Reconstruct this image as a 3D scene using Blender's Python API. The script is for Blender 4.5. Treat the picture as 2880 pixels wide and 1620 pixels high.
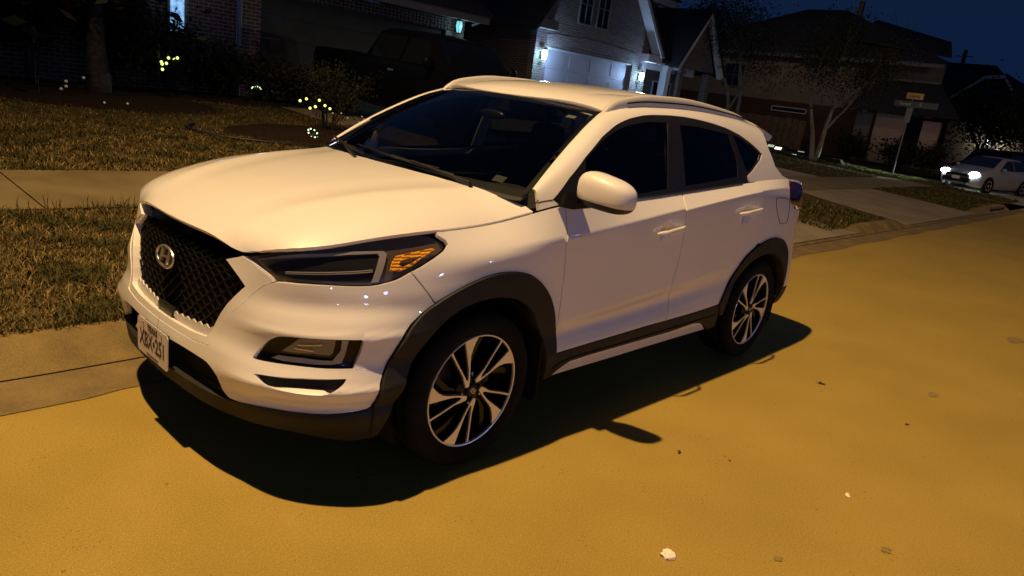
import bpy, bmesh, math, random, sys
from math import radians as RD
from mathutils import Vector, Matrix, Euler, geometry
import numpy as np

# ------------------------------------------------------------------ camera, world, lamps
SC=bpy.context.scene; COL=SC.collection
for ob in list(bpy.data.objects): bpy.data.objects.remove(ob)
cam=bpy.data.cameras.new('camera'); co=bpy.data.objects.new('camera',cam); COL.objects.link(co); SC.camera=co
cam.sensor_fit='HORIZONTAL'; cam.sensor_width=36; cam.lens=36*2019.880/2880; cam.clip_end=2000; cam.clip_start=.05
co.matrix_world=Matrix([[0.681578, 0.108586, -0.723644, -1.147036], [-0.72005, 0.275632, -0.636832, -2.858907], [0.130308, 0.955111, 0.266052, 1.605079], [0, 0, 0, 1]])
SC.view_settings.view_transform='Standard'; SC.view_settings.look='None'; SC.view_settings.exposure=0; SC.view_settings.gamma=1
w=bpy.data.worlds.new('World'); SC.world=w; w.use_nodes=True
nt=w.node_tree; nt.nodes.clear()
wo=nt.nodes.new('ShaderNodeOutputWorld'); bg=nt.nodes.new('ShaderNodeBackground')
tc=nt.nodes.new('ShaderNodeTexCoord'); sx=nt.nodes.new('ShaderNodeSeparateXYZ'); cr=nt.nodes.new('ShaderNodeValToRGB')
nt.links.new(tc.outputs['Generated'],sx.inputs[0]); nt.links.new(sx.outputs['Z'],cr.inputs[0]); nt.links.new(cr.outputs[0],bg.inputs[0]); nt.links.new(bg.outputs[0],wo.inputs[0])
cr.color_ramp.elements[0].position=0; cr.color_ramp.elements[0].color=(.0034,.0115,.041,1)
cr.color_ramp.elements[1].position=.45; cr.color_ramp.elements[1].color=(.006,.013,.036,1)
bg.inputs[1].default_value=1.0
def lamp(name,loc,power,color,radius=.1,kind='POINT',rot=None,spot=None,blend=.5):
    d=bpy.data.lights.new(name,kind); d.energy=power; d.color=color; d.shadow_soft_size=radius
    o=bpy.data.objects.new(name,d); o.location=loc; COL.objects.link(o)
    if rot: o.rotation_euler=rot
    if kind=='SPOT': d.spot_size=spot; d.spot_blend=blend
    return o
# the sodium street lamp high over the kerb behind the photographer's left shoulder
def aim(loc,to): return (Vector(to)-Vector(loc)).to_track_quat('-Z','Y').to_euler()
L0=(-2.3,.25,13.0)
lamp('street_light',L0,10400,(1.0,.63,.27),.13,'SPOT',aim(L0,(5.5,-2.8,0)),RD(116),.85)
# cool house lamps opposite, inferred from reflections; count and blue tint added as fill
for px_,py_,pz_,pw_,pr_ in ((-9,-15.5,2.3,190,.12),(-2.5,-15,2.4,240,.30),(.6,-15.6,3.4,130,.30),(6.5,-16,2.3,200,.26),(12,-15,2.4,170,.12),(17,-16,4.6,120,.35)):
    lamp('fill_light_across',(px_,py_,pz_),pw_,(.36,.47,1.0),pr_)

# ------------------------------------------------------------------ helpers
RNG=random.Random(7); NR=np.random.RandomState(5)
MATS={}
def mat(name,col=(.5,.5,.5),rough=.5,metal=0,coat=0,spec=.5,emit=None,es=1,trans=0,**k):
    m=bpy.data.materials.new(name); m.use_nodes=True; b=m.node_tree.nodes['Principled BSDF']
    b.inputs['Base Color'].default_value=(*col,1); b.inputs['Roughness'].default_value=rough; b.inputs['Metallic'].default_value=metal
    b.inputs['Coat Weight'].default_value=coat; b.inputs['Coat Roughness'].default_value=.03; b.inputs['Specular IOR Level'].default_value=spec
    if trans: b.inputs['Transmission Weight'].default_value=trans
    if emit: b.inputs['Emission Color'].default_value=(*emit,1); b.inputs['Emission Strength'].default_value=es
    MATS[name]=m; return m
def noisy(m,c1,c2,scale=5,detail=6,bump=0,bscale=None,rough=None,lo=.35,hi=.65,dist=.01):
    t=m.node_tree; b=t.nodes['Principled BSDF']; tc=t.nodes.new('ShaderNodeTexCoord')
    n=t.nodes.new('ShaderNodeTexNoise'); n.inputs['Scale'].default_value=scale; n.inputs['Detail'].default_value=detail
    r=t.nodes.new('ShaderNodeValToRGB'); r.color_ramp.elements[0].position=lo; r.color_ramp.elements[1].position=hi
    r.color_ramp.elements[0].color=(*c1,1); r.color_ramp.elements[1].color=(*c2,1)
    t.links.new(tc.outputs['Object'],n.inputs['Vector']); t.links.new(n.outputs['Fac'],r.inputs[0]); t.links.new(r.outputs[0],b.inputs['Base Color'])
    if bump:
        n2=t.nodes.new('ShaderNodeTexNoise'); n2.inputs['Scale'].default_value=bscale or scale*8; n2.inputs['Detail'].default_value=4
        bp=t.nodes.new('ShaderNodeBump'); bp.inputs['Strength'].default_value=bump; bp.inputs['Distance'].default_value=dist
        t.links.new(tc.outputs['Object'],n2.inputs['Vector']); t.links.new(n2.outputs['Fac'],bp.inputs['Height']); t.links.new(bp.outputs[0],b.inputs['Normal'])
    return m
def setp(o,label=None,cat=None,group=None,kind=None):
    if label: o['label']=label
    if cat: o['category']=cat
    if group: o['group']=group
    if kind: o['kind']=kind
    return o
def par(o,p):
    if p is not None:
        o.parent=p; o.matrix_parent_inverse=wm(p).inverted()
    return o
def wm(o):
    m=Matrix.LocRotScale(o.location,o.rotation_euler,o.scale)
    return (wm(o.parent)@o.matrix_parent_inverse@m) if o.parent else m
def empty(name,loc,label=None,cat=None,group=None,rz=0):
    o=bpy.data.objects.new(name,None); o.location=loc; o.rotation_euler=(0,0,rz); o.empty_display_size=.2; COL.objects.link(o)
    return setp(o,label,cat,group)
def mobj(name,V,F,m,parent=None,N=None,smooth=False,MI=None):
    """mesh object from world-space vertices; m may be a list of materials with MI per face"""
    me=bpy.data.meshes.new(name); V=[tuple(map(float,v)) for v in V]; me.from_pydata(V,[],[tuple(map(int,f)) for f in F]); me.update()
    for x in (m if isinstance(m,(list,tuple)) else [m]): me.materials.append(x)
    if MI is not None: me.polygons.foreach_set('material_index',MI)
    if smooth or N is not None: me.polygons.foreach_set('use_smooth',[True]*len(me.polygons))
    if N is not None: me.normals_split_custom_set_from_vertices([tuple(map(float,n)) for n in N])
    o=bpy.data.objects.new(name,me); COL.objects.link(o)
    return par(o,parent)
class MB:
    def __init__(s): s.V=[];s.F=[];s.MI=[]
    def add(s,V,F,mi=0):
        k=len(s.V); s.V+=[tuple(v) for v in V]; s.F+=[tuple(i+k for i in f) for f in F]; s.MI+=[mi]*len(F); return s
    def box(s,c,d,rz=0,mi=0,taper=1):
        cx,cy,cz=c; a,b,h=d[0]/2,d[1]/2,d[2]/2; V=[]
        for z,t in ((-h,1),(h,taper)):
            for x,y in ((-a,-b),(a,-b),(a,b),(-a,b)):
                x*=t;y*=t; V.append((cx+x*math.cos(rz)-y*math.sin(rz),cy+x*math.sin(rz)+y*math.cos(rz),cz+z))
        return s.add(V,[(0,3,2,1),(4,5,6,7),(0,1,5,4),(1,2,6,5),(2,3,7,6),(3,0,4,7)],mi)
    def quad(s,a,b,c,d,mi=0): return s.add([a,b,c,d],[(0,1,2,3)],mi)
    def prism(s,pts,d,mi=0):
        """closed polygon pts (3d) extruded by vector d"""
        n=len(pts); V=[tuple(p) for p in pts]+[(p[0]+d[0],p[1]+d[1],p[2]+d[2]) for p in pts]
        return s.add(V,[tuple(range(n)),tuple(range(2*n-1,n-1,-1))]+[(i,i+n,(i+1)%n+n,(i+1)%n) for i in range(n)],mi)
    def tube(s,P,r,n=8,mi=0,cap=True):
        P=[Vector(p) for p in P]; R=r if isinstance(r,(list,tuple)) else [r]*len(P); V=[];F=[]; up=None
        for i,p in enumerate(P):
            t=(P[min(i+1,len(P)-1)]-P[max(i-1,0)]).normalized()
            if up is None: up=t.orthogonal().normalized()
            a=(up-t*up.dot(t)).normalized(); up=a; b=t.cross(a)
            for k in range(n): an=2*math.pi*k/n; V.append(p+(a*math.cos(an)+b*math.sin(an))*R[i])
        for i in range(len(P)-1):
            for k in range(n): F.append((i*n+k,i*n+(k+1)%n,(i+1)*n+(k+1)%n,(i+1)*n+k))
        if cap: F+= [tuple(range(n-1,-1,-1)),tuple(range((len(P)-1)*n,len(P)*n))]
        return s.add(V,F,mi)
    def ball(s,c,r,nu=10,nv=7,mi=0):
        rx,ry,rz=r if isinstance(r,(tuple,list)) else (r,r,r); V=[(c[0],c[1],c[2]-rz)];F=[]
        for j in range(1,nv):
            ph=-math.pi/2+math.pi*j/nv
            for i in range(nu): th=2*math.pi*i/nu; V.append((c[0]+rx*math.cos(ph)*math.cos(th),c[1]+ry*math.cos(ph)*math.sin(th),c[2]+rz*math.sin(ph)))
        V.append((c[0],c[1],c[2]+rz)); L=len(V)-1
        for i in range(nu):
            F.append((0,1+(i+1)%nu,1+i)); F.append((L,L-nu+i,L-nu+(i+1)%nu))
            for j in range(nv-2): a=1+j*nu+i;b=1+j*nu+(i+1)%nu; F.append((a,b,b+nu,a+nu))
        return s.add(V,F,mi)
    def lathe(s,prof,c,n=48,axis='y',mi=0):
        """prof (r,h) turned round the axis through c"""
        V=[];F=[];m=len(prof)
        for i in range(n):
            t=2*math.pi*i/n
            for r,h in prof:
                if axis=='y': V.append((c[0]+r*math.cos(t),c[1]+h,c[2]+r*math.sin(t)))
                elif axis=='z': V.append((c[0]+r*math.cos(t),c[1]+r*math.sin(t),c[2]+h))
                else: V.append((c[0]+h,c[1]+r*math.cos(t),c[2]+r*math.sin(t)))
        for i in range(n):
            for j in range(m-1): F.append((i*m+j,((i+1)%n)*m+j,((i+1)%n)*m+j+1,i*m+j+1))
        return s.add(V,F,mi)
    def build(s,name,m,parent=None,smooth=False): return mobj(name,s.V,s.F,m,parent,smooth=smooth,MI=s.MI)


def _cs(xs,ys):
    # natural cubic spline (vector valued)
    xs=np.array(xs,float);ys=np.array(ys,float)
    if ys.ndim==1: ys=ys[:,None]
    n=len(xs);h=np.diff(xs);A=np.zeros((n,n));R=np.zeros((n,ys.shape[1]))
    A[0,0]=A[-1,-1]=1
    for i in range(1,n-1):
        A[i,i-1]=h[i-1];A[i,i]=2*(h[i-1]+h[i]);A[i,i+1]=h[i]
        R[i]=6*((ys[i+1]-ys[i])/h[i]-(ys[i]-ys[i-1])/h[i-1])
    M=np.linalg.solve(A,R)
    def f(x):
        x=np.asarray(x,float);i=np.clip(np.searchsorted(xs,x)-1,0,n-2)
        a=xs[i+1]-x;b=x-xs[i];H=h[i]
        a=a[...,None];b=b[...,None];H=H[...,None]
        return M[i]*a**3/(6*H)+M[i+1]*b**3/(6*H)+(ys[i]/H-M[i]*H/6)*a+(ys[i+1]/H-M[i+1]*H/6)*b
    return f
def _pl(xs,ys):
    # smooth monotone-ish 1D interpolation (pchip)
    xs=np.array(xs,float);ys=np.array(ys,float)
    h=np.diff(xs);d=np.diff(ys)/h;m=np.zeros(len(xs))
    for i in range(1,len(xs)-1):
        if d[i-1]*d[i]>0:
            w1=2*h[i]+h[i-1];w2=h[i]+2*h[i-1];m[i]=(w1+w2)/(w1/d[i-1]+w2/d[i])
    m[0]=d[0];m[-1]=d[-1]
    def f(x):
        x=np.asarray(x,float);xc=np.clip(x,xs[0],xs[-1]);i=np.clip(np.searchsorted(xs,xc)-1,0,len(xs)-2)
        t=(xc-xs[i])/h[i];H=h[i]
        r=(2*t**3-3*t*t+1)*ys[i]+(t**3-2*t*t+t)*H*m[i]+(3*t*t-2*t**3)*ys[i+1]+(t**3-t*t)*H*m[i+1]
        return r+np.where(x<xs[0],(x-xs[0])*m[0],0)+np.where(x>xs[-1],(x-xs[-1])*m[-1],0)
    return f
PLAN=[(.02,0),(.028,.2),(.045,.36),(.075,.49),(.13,.60),(.235,.70),(.38,.775),(.56,.825),(.76,.86),(1.05,.88),(1.40,.89),(1.9,.895),(2.45,.895),(3.0,.895),(3.4,.89),(3.75,.885),(4.05,.87),(4.27,.82),(4.38,.70),(4.43,.4),(4.44,0)]
_P=np.array([(-0.0,-.2)]+PLAN+[(4.44,-.3)],float);_P[0]=(.028,-.2)
_U=np.concatenate([[0],np.cumsum(np.hypot(*np.diff(_P,axis=0).T))]);_U=_U-_U[1]
UC=_U[1:-1]
_plan=_cs(_U,_P)
# rows: z then offset per column
ZT={0:[.305,.305,.30,.295,.285,.270,.25,.265,.27,.27,.275,.275,.275,.275,.275,.28,.30,.30,.30,.30,.30],
1:[.345,.345,.342,.34,.335,.325,.33,.35,.35,.355,.355,.357,.36,.36,.36,.37,.38,.38,.38,.38,.38],
2:[.40,.40,.40,.395,.39,.385,.40,.42,.42,.42,.42,.425,.435,.445,.46,.46,.46,.46,.46,.46,.46],
3:[.47,.47,.465,.46,.455,.45,.47,.49,.49,.48,.47,.475,.49,.52,.54,.54,.54,.54,.54,.54,.54],
4:[.53,.53,.53,.53,.525,.52,.55,.57,.56,.54,.52,.53,.56,.60,.61,.62,.62,.62,.62,.62,.62],
5:[.60,.60,.60,.60,.60,.60,.62,.65,.65,.62,.57,.60,.64,.69,.70,.70,.70,.70,.70,.70,.70],
6:[.70,.70,.70,.70,.695,.69,.71,.74,.76,.76,.76,.77,.79,.82,.83,.83,.82,.80,.80,.80,.80],
7:[.80,.80,.80,.80,.80,.80,.81,.83,.85,.87,.91,.96,1.02,1.08,1.10,1.10,1.05,.98,.95,.95,.95],
8:[.86,.86,.86,.86,.87,.885,.90,.92,.935,.955,.98,1.035,1.098,1.155,1.185,1.195,1.16,1.08,1.05,1.05,1.05],
9:[.905,.905,.90,.905,.943,.970,.998,1.025,1.037,1.058,1.135,1.15,1.175,1.21,1.235,1.25,1.24,1.2,1.15,1.15,1.15]}
OT={0:[.045,.045,.045,.04,.035,.04,.06,.05,.03,0,-.02,-.025,-.025,-.02,0,.02,0,0,0,0,0],
1:[.05,.05,.05,.05,.06,.085,.115,.075,.045,.02,.008,.005,.005,.008,.015,.03,.03,.03,.03,.03,.03],
2:[.056,.056,.057,.062,.080,.110,.137,.088,.05,.03,.015,.012,.012,.013,.02,.035,.04,.04,.04,.04,.04],
3:[.055,.057,.062,.075,.098,.125,.138,.09,.05,.03,.006,.002,.002,.006,.018,.035,.04,.04,.04,.04,.04],
4:[.045,.047,.053,.065,.086,.110,.128,.085,.05,.03,-.002,-.014,-.015,-.004,.014,.035,.035,.03,.03,.03,.03],
5:[.03,.032,.036,.043,.06,.085,.108,.082,.05,.032,.009,.011,.012,.013,.018,.035,.03,.02,.02,.02,.02],
6:[.025,.026,.028,.032,.048,.068,.084,.068,.048,.033,.016,.017,.017,.018,.022,.03,.02,.01,.01,.01,.01],
7:[.015,.014,.013,.013,.018,.03,.042,.045,.04,.031,.027,.0285,.0285,.027,.024,.022,.015,0,0,0,0],
8:[0,.0,.0,.002,.008,.012,.014,.018,.02,.019,.03,.03,.03,.026,.018,.008,.0,0,0,0,0],
9:[-.012,-.01,-.008,-.005,-.002,-.012,-.033,-.036,-.058,-.08,-.035,-.042,-.043,-.043,-.040,-.030,-.025,-.03,-.05,-.05,-.05]}
_zt=[_cs(UC,ZT[r]) for r in range(10)];_ot=[_cs(UC,OT[r]) for r in range(10)]
CRISP=np.array([0,0,0,0,0,1,0,0,1,0],float)
def B(u,v):
    """body side/nose skin: u = metres along the plan from the nose centre, v = row 0..9"""
    u=np.asarray(u,float);v=np.asarray(v,float);u,v=np.broadcast_arrays(u,v)
    P=_plan(u);D=(_plan(u+1e-4)-_plan(u-1e-4));D/=np.linalg.norm(D,axis=-1,keepdims=True)
    N=np.stack([-D[...,1],D[...,0]],-1)
    Z=np.stack([f(u)[...,0] for f in _zt],-1);O=np.stack([f(u)[...,0] for f in _ot],-1)
    i=np.clip(np.floor(v).astype(int),0,8);t=np.clip(v,-.3,9.5)-i
    def g(A,k): return np.take_along_axis(A,np.clip(k,0,9)[...,None],-1)[...,0]
    cr=CRISP[i];cr1=CRISP[i+1]
    # crisp creases only along the doors
    w=np.clip((P[...,0]-1.0)/.3,0,1);cr=cr*w;cr1=cr1*w
    def her(A):
        a,b=g(A,i),g(A,i+1);s=b-a
        m0=np.where(i>0,(b-g(A,i-1))/2,s);m1=np.where(i<8,(g(A,i+2)-a)/2,s)
        m0=m0*(1-cr)+s*cr;m1=m1*(1-cr1)+s*cr1
        return (2*t**3-3*t*t+1)*a+(t**3-2*t*t+t)*m0+(3*t*t-2*t**3)*b+(t**3-t*t)*m1
    z=her(Z);o=her(O)
    # nose side: soft brow above the fog lamp and shelf below it
    e=np.exp(-((u-.86)/.30)**4)
    o=o+e*(.010*np.exp(-((z-.665)/.02)**2)-.012*np.exp(-((z-.76)/.04)**2)-.020*np.exp(-((z-.56)/.05)**2)+.012*np.exp(-((z-.475)/.018)**2)-.022*np.exp(-((z-.405)/.03)**2))
    for hx,hz in CUPS:
        rr=((P[...,0]-hx)/.062)**2+((z-hz)/.048)**2
        o=o-.020*np.clip(1-rr,0,1)**.75
    return np.stack([P[...,0]+N[...,0]*o,P[...,1]+N[...,1]*o,z],-1)
CUPS=[]
def u_of_x(x):
    uu=np.linspace(UC[5],UC[18],800);xx=_plan(uu)[:,0]
    return np.interp(x,xx,uu)
_T=np.array([(1.10,.815,1.09),(1.205,.79,1.15),(1.4,.742,1.28),(1.6,.69,1.40),(1.8,.637,1.502),(1.94,.60,1.553),(2.1,.597,1.583),(2.3,.597,1.602),(2.8,.60,1.617),(3.3,.59,1.604),(3.65,.572,1.575),(4.0,.555,1.535),(4.3,.54,1.49),(4.5,.53,1.46)])
_ty=_pl(_T[:,0],_T[:,1]);_tz=_pl(_T[:,0],_T[:,2])
def S(u,w):
    """greenhouse side: u as B, w 0 at the belt, 1 at the windscreen edge / roof rail"""
    u=np.asarray(u,float);w=np.asarray(w,float);u,w=np.broadcast_arrays(u,w)
    b=B(u,np.full(u.shape,9.));x=b[...,0]
    yt=_ty(x);zt=_tz(x)
    cy=np.maximum(b[...,1]-.30*(zt-b[...,2]),yt);cz=zt-.0*zt
    p0y,p0z=b[...,1],b[...,2]
    c1y=p0y+(cy-p0y)*.8;c1z=p0z+(cz-p0z)*.8
    c2y=yt+(cy-yt)*.75;c2z=zt+(cz-zt)*.75+.012
    def bz(a,b_,c,d): return (1-w)**3*a+3*(1-w)**2*w*b_+3*(1-w)*w*w*c+w**3*d
    return np.stack([x,bz(p0y,c1y,c2y,yt),bz(p0z,c1z,c2z,zt)],-1)
_us=np.linspace(UC[3]-.02,u_of_x(1.30),60);_e9=B(_us,np.full(60,9.))
_ye=_pl([-.02,0.]+list(_e9[::3,0]),[.30,.34]+list(_e9[::3,1]))
_ze=_pl([-.02,0.]+list(_e9[::3,0]),[.868,.878]+list(_e9[::3,2]))
_zh=_pl([-.04,-.01,.05,.15,.3,.56,.86,1.02,1.2],[.87,.905,.958,1.01,1.068,1.125,1.166,1.182,1.20])
def HD(x,y):
    """bonnet skin"""
    x=np.asarray(x,float);y=np.asarray(y,float);x,y=np.broadcast_arrays(x,y)
    r=np.minimum(np.abs(y)/_ye(x),1.15);zc=_zh(x);D=zc-_ze(x)
    z=zc-D*(.25*r**2+.75*r**7)
    yl=.36+.22*np.clip(x,0,1.2)
    z=z+.004*np.exp(-((np.abs(y)-yl)/.05)**2)*np.clip((x-.05)/.3,0,1)-.0025*np.exp(-((np.abs(y)-yl+.13)/.07)**2)*np.clip((x-.05)/.3,0,1)
    return np.stack([x,y,z],-1)
_rc=_pl([1.7,1.78,1.88,2.05,2.3,2.73,3.14,3.6,4.0,4.2],[1.53,1.572,1.615,1.65,1.672,1.687,1.686,1.66,1.615,1.585])
def RF(x,y):
    """roof skin"""
    x=np.asarray(x,float);y=np.asarray(y,float);x,y=np.broadcast_arrays(x,y)
    r=np.abs(y)/_ty(x);zc=_rc(x)
    z=zc-(zc-_tz(x))*(.55*r**2+.45*r**5)
    z=np.maximum(z,0*z)
    z=z-.006*np.exp(-((np.abs(y)-.40)/.03)**2)*np.clip((x-2.0)/.3,0,1)
    return np.stack([x,y,z],-1)
def WS(s,t):
    """windscreen: s -1..1 across, t 0 at the cowl, 1 at the roof"""
    s=np.asarray(s,float);t=np.asarray(t,float);s,t=np.broadcast_arrays(s,t)
    s2=s*s
    bx=.99+.215*s2**1.1;by=.79*s;bz=1.155+.0*s2
    tx=1.78+.16*s2;ty=.60*s;tz=1.572-.019*s2
    tt=t
    x=bx+(tx-bx)*tt;y=by+(ty-by)*tt;z=bz+(tz-bz)*tt
    k=.055*4*tt*(1-tt)*.5*(1-.4*s2)
    # follow the A pillar edge at the sides
    ze=_tz(x);yy=_ty(x)
    e=s2**4
    return np.stack([x-k*.45*(1-e),y*(1-e)+np.sign(s)*yy*e,(z+k)*(1-e)+ze*e],-1)

OUT={'headlight':[(0.479,8.945),(0.619,8.985),(0.746,8.985),(0.879,8.985),(1.023,8.985),(1.173,8.985),(1.213,8.959),(1.251,8.831),(1.283,8.649),(1.289,8.547),(1.271,8.423),(1.213,8.166),(1.157,7.912),(1.105,7.69),(1.056,7.513),(1.009,7.429),(0.964,7.394),(0.879,7.439),(0.797,7.485),(0.695,7.495),(0.631,7.473),(0.607,7.701),(0.571,8.053),(0.525,8.5)],
'hl_black':[(0.65,8.544),(0.791,8.645),(0.988,8.542),(0.999,8.438),(0.965,7.531),(0.837,7.611),(0.694,7.655),(0.62,7.859),(0.579,8.27)],
'hl_guide':[(0.539,8.701),(0.707,8.809),(0.879,8.754),(1.018,8.615),(1.03,8.503),(1.024,8.311),(0.991,7.476),(0.965,7.492),(0.999,8.438),(0.993,8.536),(0.879,8.625),(0.708,8.643),(0.548,8.592)],
'hl_amber':[(1.058,8.386),(1.113,8.425),(1.216,8.502),(1.229,8.444),(1.16,8.163),(1.117,7.947),(1.069,7.794),(1.029,7.89),(1.039,8.173)],
'hl_amber_in':[(1.078,8.192),(1.162,8.26),(1.119,8.086),(1.083,7.987),(1.07,8.062)],
'fog':[(0.588,4.428),(0.594,4.651),(0.615,5.038),(0.641,5.371),(0.664,5.569),(0.686,5.644),(0.739,5.701),(0.827,5.672),(0.92,5.539),(0.926,5.452),(0.926,5.266),(0.915,4.738),(0.9,4.163),(0.862,4.268),(0.803,4.373),(0.744,4.437),(0.683,4.431),(0.621,4.391),(0.592,4.384)],
'fog_lens':[(0.668,4.872),(0.698,5.238),(0.728,5.559),(0.769,5.574),(0.844,5.541),(0.841,5.233),(0.835,4.914),(0.825,4.831),(0.772,4.876),(0.711,4.857)],
'fog_led':[(0.641,4.574),(0.662,4.735),(0.742,4.751),(0.835,4.646),(0.857,5.087),(0.86,5.514),(0.882,5.488),(0.875,4.925),(0.865,4.481),(0.833,4.458),(0.743,4.538),(0.682,4.533)],
'vent':[(0.605,3.72),(0.661,3.831),(0.747,3.948),(0.819,3.888),(0.878,3.776),(0.872,3.637),(0.853,3.454),(0.822,3.282),(0.801,3.244),(0.751,3.283),(0.71,3.324),(0.668,3.373),(0.637,3.505)],
'arch_o':[(1.993,1.546),(2.003,2.774),(1.998,4.324),(1.962,5.181),(1.923,5.551),(1.851,6.023),(1.775,6.432),(1.689,6.755),(1.601,6.982),(1.501,7.039),(1.409,6.92),(1.307,6.585),(1.217,6.227),(1.146,5.846),(1.075,5.297),(1.03,4.277),(0.997,3.438),(0.976,2.207)],
'arch_i':[(1.01,0.029),(1.021,1.037),(1.066,2.017),(1.092,3.328),(1.135,4.218),(1.195,5.119),(1.274,5.6),(1.365,5.93),(1.455,6.059),(1.576,6.039),(1.68,5.841),(1.776,5.494),(1.846,5.044),(1.907,3.735),(1.917,2.406),(1.937,0.899),(1.972,-0.2)],
'archr_o':[(3.634,2.028),(3.694,3.152),(3.765,4.379),(3.823,5.2),(3.908,5.667),(4.003,5.909),(4.105,6.068),(4.223,6.132),(4.338,6.116),(4.462,5.977),(4.553,5.605),(4.596,4.899),(4.612,3.833),(4.604,2.639)],
'archr_i':[(4.577,2.53),(4.558,3.314),(4.509,4.27),(4.41,5.105),(4.276,5.466),(4.149,5.496),(4.041,5.358),(3.945,5.074),(3.861,4.588),(3.754,3.414),(3.721,2.001)],
'wbottom':[(0.534,1.436),(0.597,1.562),(0.662,1.706),(0.753,1.84),(0.826,1.863),(0.9,1.857),(0.949,1.837),(0.968,1.905),(0.976,2.235),(0.986,3.047)],
'lowgrille':[(0.121,3.081),(0.241,3.17),(0.369,3.208),(0.409,3.102),(0.452,2.695),(0.501,1.699),(0.485,2.098),(0.534,1.436)],
'valance_bot':[(0.411,0.252),(0.483,-0.022),(0.601,-0.009),(0.684,-0.2),(0.77,-0.2),(0.888,-0.135),(1.017,-0.2)],
'grille_o':[(0.393,8.19),(0.428,8.543),(0.47,8.753),(0.534,7.923),(0.581,7.096),(0.524,6.443),(0.46,5.787),(0.421,5.375),(0.394,4.88),(0.38,4.218),(0.369,4.127)],
'grille_lip':[(0.369,4.127),(0.257,3.938),(0.148,3.905)],
'grille_i':[(0.398,8.166),(0.459,7.547),(0.515,6.952),(0.478,6.519),(0.446,6.14),(0.418,5.721),(0.394,5.294),(0.377,4.881),(0.366,4.659)],
'hl_gap_inner':[(0.631,7.473),(0.578,7.124),(0.52,6.572),(0.459,5.986),(0.386,5.331)],
'bumpgap':[(1.111,7.741),(1.144,7.278),(1.18,6.744),(1.215,6.212)],
'gapF':[(1.966,8.958),(1.963,8.719),(1.955,8.314),(1.948,8.096),(1.937,7.884),(1.948,7.045),(1.973,6.253),(1.987,5.544),(1.997,4.859),(2.002,3.327),(1.984,1.938)],
'clad_top':[(1.984,1.938),(2.338,2.029),(2.781,2.044),(3.31,1.997),(3.634,2.028)],
'gapM':[(2.996,9.018),(2.974,8.459),(2.956,7.882),(2.967,7.045),(2.989,6.633),(3.001,6.27),(3.0,5.918),(2.986,5.163),(3.036,3.866),(3.023,3.141),(3.0,1.982)],
'gapR':[(3.908,9.3),(3.908,8.339),(3.97,6.97),(4.016,6.668),(4.026,6.366),(4.021,6.19)],
'sillw_top':[(2.037,0.041),(2.058,0.432),(2.092,0.701),(2.137,0.949),(2.297,0.996),(2.508,0.966),(3.079,0.901),(3.348,1.047),(3.447,0.896),(3.506,0.599),(3.579,0.046)],
'fuel':[(4.152,7.153),(4.204,7.195),(4.323,7.19),(4.397,7.091),(4.427,6.882),(4.44,6.612),(4.428,6.466),(4.304,6.456),(4.246,6.6),(4.182,6.824)],
'handle1':[(2.682,6.942),(2.952,6.918)],
'handle2':[(3.605,6.83),(3.922,6.858)],
'tail':[(4.398,8.265),(4.457,8.343),(4.49,8.15),(4.532,7.837),(4.575,7.57),(4.534,7.192),(4.498,7.023),(4.443,7.04),(4.401,7.154)],
'reflector':[(4.501,6.779),(4.537,6.542),(4.524,6.343)],
'cups':[(2.241,0.986),(3.185,1.047)],
'dlo':[(1.896,0.103),(2.01,0.314),(2.15,0.453),(2.315,0.542),(2.462,0.575),(2.601,0.617),(2.736,0.645),(2.869,0.65),(3.006,0.649),(3.147,0.635),(3.291,0.602),(3.444,0.563),(3.605,0.514),(3.769,0.437),(3.899,0.348),(3.998,0.271),(4.04,0.23),(4.001,0.167),(3.887,0.081),(3.805,0.044)],
'glassF':[(2.15,0.42),(2.304,0.489),(2.444,0.506),(2.579,0.528),(2.776,0.544),(2.945,0.53),(2.862,0.026),(2.574,0.019),(2.297,0.007),(2.103,0.0)],
'glassR':[(3.067,0.51),(3.262,0.493),(3.627,0.429),(3.63,0.329),(3.675,0.201),(3.688,0.124),(3.677,0.048),(3.626,0.045),(3.337,0.036),(3.045,0.03),(3.05,0.231)],
'glassQ':[(3.679,0.439),(3.795,0.393),(3.928,0.306),(4.01,0.235),(3.974,0.166),(3.89,0.099),(3.809,0.069),(3.778,0.122),(3.728,0.238),(3.694,0.348)],
'dpillar':[(4.148,0.404),(4.126,0.298),(4.205,0.106),(4.311,0.014),(4.42,-0.051)],
'apil':[(1.795,0.353),(1.896,0.103)]}

CUPS[:]=OUT['cups']
def mirror_root(o): return o

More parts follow.
